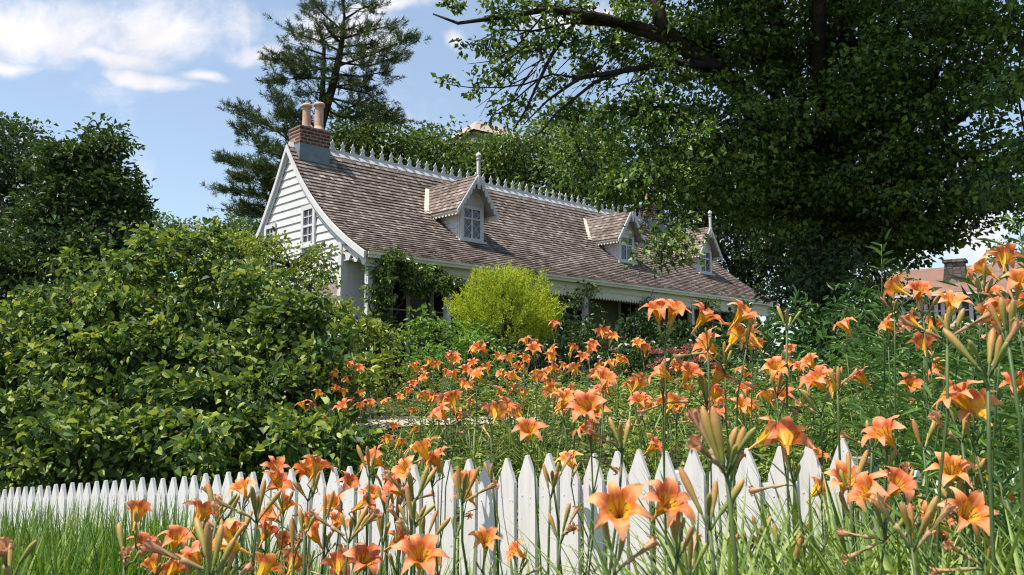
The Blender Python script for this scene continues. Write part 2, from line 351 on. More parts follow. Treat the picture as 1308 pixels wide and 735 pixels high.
def foliage(mb, twig, lobes, rng, clump_r, per, leaf, aspect=.65, shape='diamond', dens=1.0, up_w=.7, out_w=.45, rnd=.5, inner=.35, flat=.5, twig_r=.006):
    """lobes: (centre, (rx, ry, rz)); clumps of leaves spread through each ellipsoid, denser near its surface"""
    for c, r in lobes:
        c = np.asarray(c); r = np.asarray(r)
        vol = (r[0] * r[1] * r[2]) ** (1 / 3)
        nc = max(2, int(dens * 3.1 * (vol / clump_r) ** 2.1))
        d = unit(rng.normal(size=(nc, 3))); rad = inner + (1 - inner) * rng.random(nc) ** .55
        rad *= 1 + rng.normal(size=nc) * .09
        cc = c + d * rad[:, None] * r
        if twig is not None:
            for q in cc[:: max(1, nc // 14)]:
                m1 = c + (q - c) * .5 + rng.normal(size=3) * clump_r * .25
                twig.tube([c, m1, q], [twig_r * 2.2, twig_r * 1.4, twig_r * .6], 4, cap=False)
        n = nc * per
        own = np.repeat(np.arange(nc), per)
        csz = clump_r * (0.65 + .7 * rng.random(nc))[own]
        off = np.clip(rng.normal(size=(n, 3)), -1.75, 1.75) * csz[:, None] * np.array([.55, .55, .55 * flat])
        P = cc[own] + off
        tilt = unit(rng.normal(size=(nc, 3)) * .45 + np.array([0, 0, up_w]) + d * out_w)[own]
        N = unit(tilt + rng.normal(size=(n, 3)) * rnd)
        D = unit(off * .8 / csz[:, None] + d[own] * .5 + rng.normal(size=(n, 3)) * .6 + np.array([0, 0, -.25]))
        Ls = leaf * (.5 + .9 * rng.random(n))
        add_leaves(mb, P, D, N, Ls, Ls * aspect, .16 + .2 * rng.random((n, 1)), .1 + .25 * rng.random((n, 1)), shape)

def lobe(px, py, Y, rx, ry, depth=1.0):
    k = Y / F; return (at(px, py, Y), (rx * k, rx * k * depth, ry * k))
def bez(a, b, sag=0.0, n=6, rng=None, wob=0.0):
    t = np.linspace(0, 1, n)[:, None]; p = np.asarray(a) * (1 - t) + np.asarray(b) * t; p = p + np.array([0, 0, 1.0]) * (sag * 4 * t * (1 - t))
    if rng is not None: p[1:-1] += rng.normal(size=(n - 2, 3)) * wob
    return p

# ------------------------------------------------------------------ ground
def sstep(a, b, x):
    t = np.clip((x - a) / (b - a), 0, 1); return t * t * (3 - 2 * t)
ED = np.array([-.819, .574]); EN = np.array([.574, .819])                # along the fence (to the left) and away from the camera
def g(x, y):
    c = x * ED[0] + y * ED[1]; q = x * EN[0] + y * EN[1]
    w = 1 - sstep(3.3, 6.2, q)
    base = .05 - .1 * np.clip(c - 1.87, -4, 9)
    return base * w + .80 * (1 - w) + .1 * sstep(8, 11, q)
def gz(x, y): return float(g(np.float64(x), np.float64(y)))
u = np.linspace(-1, 1, 221); ax_ = np.sinh(u * 6.2) / np.sinh(6.2) * 900
X, Y = np.meshgrid(ax_, ax_ + 5, indexing='ij'); Z = g(X, Y)
mb = MB(); n = len(u); i, j = np.meshgrid(np.arange(n - 1), np.arange(n - 1), indexing='ij'); i = i.ravel(); j = j.ravel()
mb.add(np.stack([X, Y, Z], -1).reshape(-1, 3), np.stack([i * n + j, (i + 1) * n + j, (i + 1) * n + j + 1, i * n + j + 1], 1))
tag(link('ground', mb.mesh('ground', M['ground'], True)), kind='structure')
mb = MB(); xs = np.linspace(-2.7, 5.5, 60)
lo = np.stack([xs, 8.3 + .1 * np.sin(xs * 1.7) + xs * .12, np.zeros(60)], 1); hi = np.stack([xs, 10.1 + .1 * np.sin(xs * 1.3 + 1) + xs * .12, np.zeros(60)], 1)
NS = 8; rows = [lo + (hi - lo) * k / NS for k in range(NS + 1)]
V = np.vstack(rows); V[:, 2] = g(V[:, 0], V[:, 1]) + .012
Q = np.array([[k * 60 + a, k * 60 + a + 1, (k + 1) * 60 + a + 1, (k + 1) * 60 + a] for k in range(NS) for a in range(59)])
mb.add(V, Q); tag(link('path', mb.mesh('path', M['path'], True)), kind='structure')

# ------------------------------------------------------------------ the cottage
AN = math.radians(46.28)
D1 = np.array([math.sin(AN), math.cos(AN), 0]); BB = np.array([-math.cos(AN), math.sin(AN), 0]); ZZ = np.array([0, 0, 1.0])
HO = at(471, 319, 15.0); HO[2] = 0
def H(t, s, z): return HO + D1 * t + BB * s + ZZ * z
HG = .85; LEN = 14.9
PS = np.array([-.04, .3, .62, 1.26, 1.75, 2.3, 2.81, 3.04]); PZ = np.array([3.60, 3.76, 3.97, 4.39, 4.77, 5.30, 5.94, 6.24])
ss = np.linspace(PS[0], 3.04, 60)
cf = np.polyfit(PS, PZ, 4); zz = np.polyval(cf, ss)
def roof_z(s): return float(np.polyval(cf, s))
BS = np.array([3.04, 3.5, 4.11, 4.6, 5.3]); BZ = np.array([roof_z(3.04), 5.50, 4.65, 4.12, 3.65])
house = thing('cottage', 'white clapboard cottage with a long brown shingled roof and three gabled dormers', 'house', H(0, .9, HG))

# roof shell
prof = [(s, z) for s, z in zip(ss[::3], zz[::3])] + [(ss[-1], zz[-1])] + list(zip(BS[1:], BZ[1:]))
low = [(s, z - .10) for s, z in prof[::-1]]
mb = MB(); mb.prism([H(-.07, s, z) for s, z in prof + low], D1 * (LEN + .14))
roof = part('roof', mb, 'shingle', house)
# shingles laid course by course
r_ = random.Random(5)
arc = np.concatenate([[0], np.cumsum(np.hypot(np.diff(ss), np.diff(zz)))])
def on_roof(a): return np.interp(a, arc, ss), np.interp(a, arc, zz)
mb = MB(); EXPO = .122; V = []; Q = []
ncourse = int(arc[-1] / EXPO)
for k in range(ncourse + 1):
    a0 = k * EXPO - .02; a1 = min(a0 + EXPO + .035, arc[-1])
    t = -.09 - r_.random() * .1
    while t < LEN + .08:
        w = r_.uniform(.07, .15); t1 = min(t + w - .006, LEN + .09); t0 = max(t, -.09)
        if t1 > t0:
            j0 = r_.uniform(-.005, .005)
            (sa, za), (sb, zb) = on_roof(max(a0 + j0, 0)), on_roof(a1)
            ds, dz = sb - sa, zb - za; ln = math.hypot(ds, dz); ns, nz_ = -dz / ln, ds / ln
            h0 = r_.uniform(.030, .038); h1 = .002
            b0 = len(V)
            for (t_, s_, z_, h) in ((t0, sa, za, h0), (t1, sa, za, h0), (t1, sb, zb, h1), (t0, sb, zb, h1), (t0, sa, za, 0), (t1, sa, za, 0)):
                V.append(H(t_, s_ + ns * h, z_ + nz_ * h))
            Q += [[b0, b0 + 1, b0 + 2, b0 + 3], [b0 + 4, b0 + 5, b0 + 1, b0]]
        t += w
mb.add(V, np.array(Q)); part('shingles', mb, 'shingle', roof)
mb = MB(); mb.prism([H(-.05, 3.04 - .09, roof_z(2.95) + .03), H(-.05, 3.04, roof_z(3.04) + .07), H(-.05, 3.13, BZ[0] - .09)], D1 * (LEN + .1))
part('ridge_cap', mb, 'white_paint', roof)
# ridge cresting: a row of cut-out pickets
mb = MB(); RZ = roof_z(3.04) + .045
mb.box(H((LEN + .95) / 2, 3.04, RZ + .04), D1 * (LEN - .95) / 2, BB * .010, ZZ * .022)
t = 1.02
while t < LEN - .05:
    pts = [(-.085, 0), (.085, 0), (.075, .05), (.045, .065), (.05, .10), (.075, .13), (.05, .16), (.025, .175), (0, .235), (-.025, .175), (-.05, .16), (-.075, .13), (-.05, .10), (-.045, .065), (-.075, .05)]
    mb.prism([H(t + a * .78, 3.03, RZ + .055 + z) for a, z in pts], BB * .02); t += .265
part('ridge_cresting', mb, 'white_paint', roof)
# gable wall of clapboards
def s_rng(z):
    f = float(np.interp(z, zz, ss)); bk = float(np.interp(-z, -BZ, BS))
    return max(f + .02, .88), min(bk - .02, 5.2)
mb = MB(); EX = .168; z = 3.16; top = roof_z(3.04) - .12
back = MB()
while z < top:
    z1 = min(z + EX, top); a0, b0 = s_rng(z); a1, b1 = s_rng(z1)
    if b1 > a1:
        mb.quad(H(-.030, a0, z), H(-.030, b0, z), H(-.008, b1, z1), H(-.008, a1, z1))
        mb.quad(H(0.0, a0, z), H(0.0, b0, z), H(-.030, b0, z), H(-.030, a0, z))
    z = z1
part('gable_siding', mb, 'white_paint', house)
mb = MB()
poly = [H(.002, .88, HG - .3), H(.002, .88, roof_z(.88) - .09)] + [H(.002, s, roof_z(s) - .09) for s in np.linspace(1.2, 3.04, 8)] + [H(.002, s, z - .09) for s, z in zip(BS[1:-1], BZ[1:-1])] + [H(.002, 5.2, BZ[-1] - .08), H(.002, 5.2, HG - .3)]
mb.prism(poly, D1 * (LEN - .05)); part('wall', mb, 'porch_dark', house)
mb = MB(); mb.box(H(-.02, (.98 + 5.18) / 2, (HG - .3 + 3.13) / 2), BB * (5.18 - .98) / 2, D1 * .02, ZZ * (3.13 - HG + .3) / 2)
part('stone_wall', mb, 'stone_wall', house)
mb = MB(); mb.box(H(-.035, 3.05, 3.145), BB * 2.16, D1 * .012, ZZ * .014); part('water_table', mb, 'white_paint', house)
mb = MB(); mb.box(H(.03, .90, (HG + 3.95) / 2 - .1), D1 * .085, BB * .055, ZZ * ((3.95 - HG) / 2 + .1)); part('corner_board', mb, 'white_paint', house)
# rake boards on the gable edge
def rake(sv, zv, drop, h, t0, t1, mbx):
    for k in range(len(sv) - 1):
        p = [(sv[k], zv[k] - drop), (sv[k + 1], zv[k + 1] - drop), (sv[k + 1], zv[k + 1] - drop - h), (sv[k], zv[k] - drop - h)]
        mbx.prism([H(t0, s, z) for s, z in p], D1 * (t1 - t0))
mb = MB(); sv = np.linspace(-.02, 3.04, 22); rake(sv, np.polyval(cf, sv), .012, .13, -.115, -.072, mb); rake(BS, BZ, .012, .15, -.115, -.072, mb)
part('rake_board', mb, 'white_paint', house)
mb = MB(); rake(sv[sv > .7], np.polyval(cf, sv[sv > .7]), .11, .13, -.068, -.034, mb); rake(BS, BZ, .12, .13, -.068, -.034, mb)
part('rake_board', mb, 'white_paint', house)
# scalloped bracket between corner and eave on the gable end
mb = MB(); pts = [(.86, roof_z(.86) - .13), (.05, roof_z(.05) - .11), (.03, 3.42), (.10, 3.36), (.17, 3.38), (.22, 3.46), (.28, 3.52), (.36, 3.44), (.44, 3.45), (.48, 3.55), (.55, 3.60), (.62, 3.50), (.72, 3.50), (.75, 3.62), (.86, 3.66)]
mb.prism([H(-.03, s, z) for s, z in pts], D1 * .035); part('scalloped_bracket', mb, 'white_paint', house)
# eave: gutter, fascia, frieze and scalloped valance
mb = MB(); mb.box(H(LEN / 2, -.02, 3.535), D1 * (LEN / 2 + .04), BB * .035, ZZ * .05); mb.box(H(LEN / 2, -.055, 3.567), D1 * (LEN / 2 + .05), BB * .028, ZZ * .022)
part('fascia', mb, 'cream_paint', house)
mb = MB(); mb.box(H(LEN / 2, .10, 3.42), D1 * (LEN / 2), BB * .012, ZZ * .075); mb.box(H(LEN / 2, .45, 3.52), D1 * (LEN / 2), BB * .43, ZZ * .01)
part('soffit', mb, 'cream_paint', house)
POSTS = [.12, 2.0, 4.1, 6.2, 8.4, 10.6, 12.8, 14.75]
for a, b in zip(POSTS[:-1], POSTS[1:]):
    mb = MB(); n_ = int(round((b - a - .14) / .105)); w = (b - a - .14) / n_; x0 = a + .07
    pts = [(x0, 3.41), (b - .07, 3.41)]
    for k in range(n_ - 1, -1, -1):
        for e, dz in ((1, .0), (.85, -.045), (.5, -.08), (.15, -.045)): pts.append((x0 + (k + e) * w, 3.24 + dz))
    pts.append((x0, 3.24))
    mb.prism([H(t_, .11, z_) for t_, z_ in pts], BB * .022); part('valance', mb, 'cream_paint', house)
for t_ in POSTS:
    mb = MB(); mb.box(H(t_, .16, (HG + 3.4) / 2), D1 * .055, BB * .055, ZZ * (3.4 - HG) / 2)
    mb.box(H(t_, .16, 3.36), D1 * .075, BB * .075, ZZ * .03); mb.box(H(t_, .16, HG + .12), D1 * .075, BB * .075, ZZ * .12)
    part('veranda_post', mb, 'white_paint', house)
mb = MB(); mb.box(H(LEN / 2, .42, HG - .02), D1 * LEN / 2, BB * .45, ZZ * .06); part('veranda_floor', mb, 'metal_grey', house)
# white front wall strip and tall dark veranda windows / doors
mb = MB(); mb.box(H(.42, .865, (HG + 3.5) / 2), D1 * .32, BB * .012, ZZ * (3.5 - HG) / 2); part('front_siding', mb, 'white_paint', house)
for t_, w in ((1.15, .36), (2.6, .42), (4.6, .42), (6.6, .5), (8.8, .42), (11.0, .42), (13.2, .42)):
    mb = MB()
    for sgn in (-1, 1): mb.box(H(t_ + sgn * (w + .03), .855, HG + 1.2), D1 * .045, BB * .02, ZZ * 1.2)
    mb.box(H(t_, .855, HG + 2.44), D1 * (w + .075), BB * .02, ZZ * .05)
    for q in (.6, 1.2, 1.8): mb.box(H(t_, .858, HG + q), D1 * w, BB * .012, ZZ * .014)
    mb.box(H(t_, .858, HG + 1.2), D1 * .014, BB * .010, ZZ * 1.2)
    fr = part('veranda_window', mb, 'metal_grey', house)
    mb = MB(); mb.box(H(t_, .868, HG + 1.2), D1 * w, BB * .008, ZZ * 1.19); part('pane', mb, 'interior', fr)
# gable windows
for s0, s1, z0, z1 in ((1.90, 2.35, 3.98, 4.74), (3.55, 3.95, 3.90, 4.56)):
    mb = MB(); sc, zc, hs, hz = (s0 + s1) / 2, (z0 + z1) / 2, (s1 - s0) / 2, (z1 - z0) / 2
    for q in (-1, 1):
        mb.box(H(-.05, sc + q * (hs + .0), zc), BB * .045, D1 * .02, ZZ * (hz + .05)); mb.box(H(-.052, sc, zc + q * hz), BB * (hs - .045), D1 * .02, ZZ * .045)
    mb.box(H(-.05, sc, zc), BB * (hs - .045), D1 * .014, ZZ * .022); mb.box(H(-.045, sc, zc), BB * .010, D1 * .010, ZZ * (hz - .045))
    for q in (-.5, .5): mb.box(H(-.045, sc, zc + q * hz), BB * (hs - .045), D1 * .010, ZZ * .009)
    mb.box(H(-.075, sc, z0 - .06), BB * (hs + .07), D1 * .045, ZZ * .018)
    fr = part('window', mb, 'white_paint', house)
    mb = MB(); mb.box(H(-.028, sc, zc), BB * (hs - .04), D1 * .006, ZZ * (hz - .04)); part('pane', mb, 'glass', fr)
# chimneys
def chimney(t0, t1, s0, s1, ztop, zlead, pots):
    tc_, sc, ht, hs = (t0 + t1) / 2, (s0 + s1) / 2, (t1 - t0) / 2, (s1 - s0) / 2
    mb = MB(); zb = roof_z(min(s0, 3.0)) - .5
    mb.box(H(tc_, sc, (zlead + ztop) / 2), D1 * ht, BB * hs, ZZ * (ztop - zlead) / 2)
    for k, e in enumerate((.010, .018)): mb.box(H(tc_, sc, ztop - .10 + k * .07), D1 * (ht + e), BB * (hs + e), ZZ * .033)
    ch = part('chimney', mb, 'brick', house)
    mb = MB(); mb.box(H(tc_, sc, (zb + zlead) / 2 + .004), D1 * (ht + .006), BB * (hs + .006), ZZ * (zlead - zb) / 2); part('flashing', mb, 'lead', ch)
    for (tt, sp, hh, rr) in pots:
        mb = MB(); mb.lathe(H(tt, sp, ztop), [(rr * 1.25, 0), (rr * 1.25, .05), (rr * 1.08, .06), (rr, .12), (rr * .92, hh - .12), (rr * .95, hh - .09), (rr * 1.3, hh - .08), (rr * 1.28, hh - .03), (rr * .95, hh), (rr * .7, hh), (rr * .65, hh - .1)], 16)
        part('chimney_pot', mb, 'pot', ch, True)
chimney(.06, .78, 2.76, 3.22, 6.64, 6.25, [(.58, 2.90, .64, .098), (.39, 3.10, .62, .092)])
chimney(12.3, 13.1, 2.80, 3.30, 6.75, 6.30, [(12.5, 2.95, .68, .11), (12.85, 3.1, .66, .11)])
# dormers
def dormer(t0, s0, dz):
    w, wz0 = .37, roof_z(s0); ap = 5.84 + dz; ev = 4.98 + dz; hw = .60
    sback = float(np.interp(ap - .03, zz, ss)); sev = float(np.interp(ev, zz, ss))
    mb = MB()
    # front wall with a peak and two cheeks
    def wz(x): return ap - .06 - abs(x) * (ap - ev) / hw
    pf = [(-w, wz0 - .15), (w, wz0 - .15), (w, wz(w)), (0, wz(0)), (-w, wz(w))]
    mb.prism([H(t0 + a, s0, z_) for a, z_ in pf], BB * .04)
    for sg in (-1, 1):
        z_ = wz0 - .1; k = 0
        while z_ < ev:
            z2 = min(z_ + .13, ev + .06); sa = s0 + .04; sb = max(sa + .02, float(np.interp(z_, zz, ss)) + .05)
            sb2 = max(sa + .02, float(np.interp(z2, zz, ss)) + .05)
            a, b = t0 + sg * (w + .012), t0 + sg * (w - .006)
            mb.quad(H(a, sa, z_), H(a, sb, z_), H(b, sb2, z2), H(b, sa, z2)); mb.quad(H(a - sg * .03, sa, z_), H(a - sg * .03, sb, z_), H(a, sb, z_), H(a, sa, z_)); z_ = z2
    dm = part('dormer', mb, 'white_paint', house)
    # shingled gable roof, laid in courses
    mb = MB(); V = []; Q = []
    for sg in (-1, 1):
        sl = math.hypot(hw, ap - ev); nco = int(sl / .11)
        for k in range(nco + 1):
            f0 = max(1 - k * .11 / sl, 0); f1 = max(f0 - .14 / sl, 0)
            if f0 <= 0: continue
            s_ = s0 - .22; send = sev + (sback - sev) * (1 - f0) + .08
            while s_ < send:
                e = min(s_ + r_.uniform(.08, .17), send); h0 = r_.uniform(.018, .03); b0 = len(V)
                nx, nz_ = sg * (ap - ev) / sl, hw / sl
                for (ff, s2, h) in ((f0, s_, h0), (f0, e - .005, h0), (f1, e - .005, .004), (f1, s_, .004), (f0, s_, -.01), (f0, e - .005, -.01)):
                    V.append(H(t0 + sg * hw * ff + nx * h, s2, ap - (ap - ev) * ff + nz_ * h))
                Q += [[b0, b0 + 1, b0 + 2, b0 + 3], [b0 + 4, b0 + 5, b0 + 1, b0]]; s_ = e
    mb.add(V, np.array(Q)); part('dormer_roof', mb, 'shingle', dm)
    mb = MB()
    for sg in (-1, 1):
        p = [(0, ap - .005), (sg * hw, ev - .005), (sg * hw, ev - .05), (0, ap - .06)]
        mb.prism([H(t0 + a, s0 - .2, z_) for a, z_ in p], BB * (sback - s0 + .05))
    part('roof_boarding', mb, 'metal_grey', dm)
    mb = MB()
    for sg in (-1, 1):                                     # bargeboard with a cut scalloped edge
        n_ = 7; outer = [(0, ap + .015), (sg * (hw + .02), ev - .025)]; inner = []
        for k in range(n_, 0, -1):
            for e, dp in ((0, .10), (.25, .17), (.5, .20), (.75, .17)):
                f_ = (k - e) / n_; inner.append((sg * (hw + .02) * f_ * .985, ap - (ap - ev) * f_ - dp + .015))
        inner.append((0, ap - .19))
        mb.prism([H(t0 + a, s0 - .255, z_) for a, z_ in outer + inner], BB * .03)
    mb.box(H(t0, s0 - .25, ap - .18), D1 * .025, BB * .025, ZZ * .16)
    part('bargeboard', mb, 'white_paint', dm)
    mb = MB()
    for sg in (-1, 1):                                     # lace trim along the eaves
        L_ = sev - s0 + .25; n_ = 9; x = t0 + sg * (hw - .03)
        pts = [(s0 - .2, ev - .01), (s0 - .2 + L_, ev - .01)]
        for k in range(n_ - 1, -1, -1):
            for e, dp in ((1, .04), (.75, .09), (.5, .11), (.25, .09)): pts.append((s0 - .2 + (k + e) * L_ / n_, ev - .02 - dp))
        pts.append((s0 - .2, ev - .06))
        mb.prism([H(x - .01, s_, z_) for s_, z_ in pts], D1 * .02)
    part('eave_trim', mb, 'cream_paint', dm)
    mb = MB(); mb.box(H(t0, s0 - .23, ap + .17), D1 * .03, BB * .03, ZZ * .17)
    mb.lathe(H(t0, s0 - .23, ap + .33), [(.05, 0), (.055, .02), (.03, .04), (.06, .08), (.065, .11), (.045, .15), (.015, .17), (.002, .19)], 12)
    part('finial', mb, 'white_paint', dm, False)
    z0, z1, hw_ = wz0 + .07, ev + .10, .245
    mb = MB(); zc, hz = (z0 + z1) / 2, (z1 - z0) / 2
    for q in (-1, 1):
        mb.box(H(t0 + q * (hw_ + .045), s0 - .015, zc), D1 * .05, BB * .018, ZZ * (hz + .05)); mb.box(H(t0, s0 - .014, zc + q * (hz + .02)), D1 * (hw_ - .005), BB * .017, ZZ * .035)
    mb.box(H(t0, s0 - .010, zc + hz * .33), D1 * hw_, BB * .012, ZZ * .018); mb.box(H(t0, s0 - .011, zc), D1 * .018, BB * .012, ZZ * hz)
    for sg in (-1, 1):                                    # diamond lattice muntins
        cxx = t0 + sg * hw_ * .52
        for (za, zb, k) in ((z0 + .02, zc + hz * .31, 2), (zc + hz * .36, z1 - .02, 1)):
            st = (zb - za) / k
            for q in range(k):
                for (xa, xb) in ((-1, 0), (1, 0)):
                    for up_ in (0, 1):
                        p0 = H(cxx + xa * hw_ * .42, s0 - .007, za + st * (q + .5)); p1 = H(cxx, s0 - .007, za + st * (q + up_))
                        mb.tube([p0, p1], [.006, .006], 4)
    mb.box(H(t0, s0 - .04, wz0 + .0), D1 * (w + .03), BB * .045, ZZ * .022)
    part('window', mb, 'white_paint', dm)
    mb = MB(); mb.box(H(t0, s0 - .001, zc), D1 * hw_, BB * .003, ZZ * hz); part('pane', mb, 'glass', dm)
    mb = MB()
    for sg in (-1,):                                      # pale flashing board where the dormer roof dies into the main roof
        for a, b in ((ap + .0, ev - .02),):
            p0 = H(t0 + sg * .05, sback + .0, ap + .05); 
            q0 = np.array(H(t0 - .10, float(np.interp(ap - .12, zz, ss)) + .03, ap - .06)); q1 = np.array(H(t0 - hw - .05, sev + .03, ev + .03))
            ax2 = unit(q1 - q0); nrm = unit(np.cross(ax2, D1)); sd = np.cross(nrm, ax2)
            mb.box((q0 + q1) / 2, (q1 - q0) / 2, sd * .055, nrm * .018)
    part('flashing_board', mb, 'cream_paint', dm)
for t0, s0, dz in ((3.52, 1.18, 0), (9.25, 1.32, .05), (13.2, 1.38, .08)): dormer(t0, s0, dz)

# ------------------------------------------------------------------ neighbouring buildings
def far_house():
    a = at(1128, 400, 40); b = at(1345, 396, 36); a[2] = b[2] = 0; d = unit(b - a); Ln = np.linalg.norm(b - a); nb = np.array([-d[1], d[0], 0])
    if nb[1] < 0: nb = -nb
    def P(x, s, z): return a + d * x + nb * s + ZZ * z
    root = thing('shingled_house', 'brown shingled house with pinkish roof and tall fieldstone chimney beyond the lilies', 'house', P(Ln / 2, 3, .9))
    EV, RG = 5.40, 6.95
    mb = MB(); mb.prism([P(0, 0, .6), P(0, 7.4, .6), P(0, 7.4, EV), P(0, 3.7, RG - .15), P(0, 0, EV)], d * Ln); part('wall', mb, 'brown_shingle', root)
    mb = MB(); mb.prism([P(-.4, -.5, EV - .12), P(-.4, 3.7, RG), P(-.4, 7.9, EV - .12), P(-.4, 7.9, EV - .30), P(-.4, 3.7, RG - .2), P(-.4, -.5, EV - .30)], d * (Ln + .8)); part('roof', mb, 'far_roof', root)
    mb = MB(); mb.box(P(Ln / 2, -.52, EV - .22), d * (Ln / 2 + .4), nb * .03, ZZ * .05); part('gutter', mb, 'white_paint', root)
    mb = MB(); mb.prism([P(0, -2.2, 3.0), P(0, -.02, 3.75), P(0, -.02, 3.6), P(0, -2.2, 2.85)], d * Ln); part('porch_roof', mb, 'far_roof', root)
    for x in np.linspace(1.4, Ln - 1.2, 7):
        mb = MB(); zc = 4.45
        for q in (-1, 1): mb.box(P(x + q * .5, -.03, zc), d * .08, nb * .05, ZZ * .72); mb.box(P(x, -.028, zc + q * .66), d * .42, nb * .045, ZZ * .07)
        mb.box(P(x, -.02, zc), d * .42, nb * .03, ZZ * .035)
        w_ = part('window', mb, 'white_paint', root); mb = MB(); mb.box(P(x, -.01, zc), d * .43, nb * .008, ZZ * .62); part('pane', mb, 'glass', w_)
    c = at(1216, 350, 38.2); x = (c - a) @ d
    mb = MB(); mb.prism([P(x - .62, .9, EV - .3), P(x + .62, .9, EV - .3), P(x + .40, .9, 6.85), P(x - .40, .9, 6.85)], nb * .8); mb.box(P(x, 1.3, 6.9), d * .5, nb * .5, ZZ * .07)
    part('chimney', mb, 'fieldstone', root)
far_house()
def tower():
    c = at(622, 180, 75); c[2] = 0; e1 = np.array([.8, .6, 0]); e2 = np.array([-.6, .8, 0]); zt = at(622, 183, 75)[2]; zp = at(622, 158, 75)[2]
    root = thing('apartment_building', 'pinkish hip roofed building rising above the trees behind the cottage', 'building', (c[0], c[1], .9))
    mb = MB(); mb.box(c + ZZ * (zt / 2 + .4), e1 * 3.2, e2 * 2.6, ZZ * (zt / 2 - .4)); part('wall', mb, 'brown_shingle', root)
    mb = MB(); q = [c + e1 * 3.5 * i + e2 * 2.9 * j + ZZ * zt for i, j in ((-1, -1), (1, -1), (1, 1), (-1, 1))] + [c - e1 * 1.2 + ZZ * zp, c + e1 * 1.2 + ZZ * zp]
    mb.add(q, [np.array([[0, 1, 5, 4], [2, 3, 4, 5]]), np.array([[1, 2, 5], [3, 0, 4]])]); part('roof', mb, 'pink_roof', root)
tower()

# ------------------------------------------------------------------ trees
def tree(name, label, base, lobes, material, seed, leaf, clump_r, per, trunk_r, fork_z, shape='diamond', dens=1.0, twig_r=.01, group=None, extra_limbs=(), cat='tree', crown='crown', extra_small=(), **kw):
    rng = rs(seed); root = thing(name, label, cat, base, group); base = np.asarray(base, float)
    lf, tw = MB(), MB()
    foliage(lf, tw, lobes, rng, clump_r, per, leaf, shape=shape, dens=dens, twig_r=twig_r, **kw)
    if extra_small: foliage(lf, tw, extra_small, rng, clump_r * .30, max(8, per // 7), leaf, shape=shape, dens=.42, twig_r=twig_r * .6, inner=.1)
    fork = np.array([base[0] + rng.normal() * .1, base[1] + rng.normal() * .1, fork_z])
    pts = bez(base - ZZ * .15, fork, 0, 7, rng, trunk_r * .15); tw.tube(pts, np.linspace(trunk_r * 1.3, trunk_r * .8, 7), 10)
    for c, r in lobes:
        if len(extra_small) and (max(r) < .95 or c[2] < fork[2] + .4): continue
        m_ = fork + (c - fork) * .55 + ZZ * .12 * np.linalg.norm(c - fork) * rng.uniform(-.2, .8)
        t = np.linspace(0, 1, 7)[:, None]; p = fork * (1 - t) ** 2 + m_ * 2 * t * (1 - t) + c * t ** 2; p[1:-1] += rng.normal(size=(5, 3)) * .06
        k = min(.6, .22 + .2 * max(r)); tw.tube(p, np.linspace(trunk_r * k, trunk_r * .10, 7), 6)
    for pl, r0, r1 in extra_limbs:
        pl = np.asarray(pl); tw.tube(pl, np.linspace(r0, r1, len(pl)), 6)
    part('trunk', tw, 'bark', root, True); part(crown, lf, material, root)
    return root

def gp(px, Y):
    x = (px - CX) / F * Y / math.cos(TH) * 1.0; return np.array([at(px, HOR, Y)[0], Y, gz(at(px, HOR, Y)[0], Y)])

# the big shade tree over the right of the cottage
BL = [(900, 55, 13.5, 95, 55), (1000, 25, 14, 120, 80), (905, 165, 13, 95, 75), (830, 235, 12.5, 50, 50), (848, 284, 12, 20, 36), (806, 222, 12.4, 32, 32), (778, 236, 12.4, 20, 18), (846, 325, 12, 9, 14), (915, 235, 13.3, 60, 45),
      (1000, 170, 14, 120, 95), (1010, 262, 14, 78, 60), (1100, 80, 13, 120, 110), (1110, 215, 14, 110, 80), (1205, 70, 12, 120, 110), (1225, 200, 13, 110, 85),
      (1300, 120, 11, 90, 130), (1290, 235, 13, 60, 50), (1130, 290, 15, 90, 38), (815, 150, 13, 40, 40), (745, 205, 14, 40, 36), (1200, 285, 14, 55, 26),
      (900, -90, 13, 220, 90), (1150, -90, 13, 220, 90), (1090, 300, 16, 50, 35), (1105, 318, 15, 42, 24), (1160, 312, 15, 40, 20), (1060, 300, 14.6, 40, 34), (1215, 300, 14, 36, 18), (1150, 250, 13, 90, 50)]
BL = [lobe(*q) for q in BL] + [(np.array(c_), np.array(r_l)) for c_, r_l in (((3.6, 9.6, 9.6), (2.28, 2.04, 1.32)), ((5.2, 10.4, 10.4), (2.40, 2.16, 1.44)), ((2.6, 11.2, 10.6), (2.16, 2.16, 1.32)), ((6.6, 11.6, 9.6), (2.16, 1.92, 1.44)), ((4.8, 12.4, 10.9), (2.64, 2.40, 1.56)))]  # explicit lobes: unseen foliage added overhead to shade the crown's right side
SM = [lobe(*q, 1.5) for q in [(575, 10, 12, 26, 12), (562, 104, 12, 18, 8), (605, 108, 12, 26, 11), (592, 58, 12, 16, 8), (628, 48, 12, 36, 20), (645, 15, 12, 50, 20), (640, 95, 12.3, 22, 16),
      (632, 145, 12.3, 26, 14), (690, 60, 12.5, 34, 24), (735, 55, 12.8, 36, 22), (700, 110, 12.5, 24, 16), (760, 85, 13, 36, 26), (800, 30, 13, 50, 26), (720, 10, 12.5, 60, 18),
      (850, 90, 13, 40, 24), (670, 135, 12.6, 24, 14), (720, 150, 13, 34, 20), (780, 60, 13, 30, 20), (660, 80, 12.4, 20, 12), (830, 130, 13, 40, 30)]]
def pl(*q): return [at(*p) for p in q]
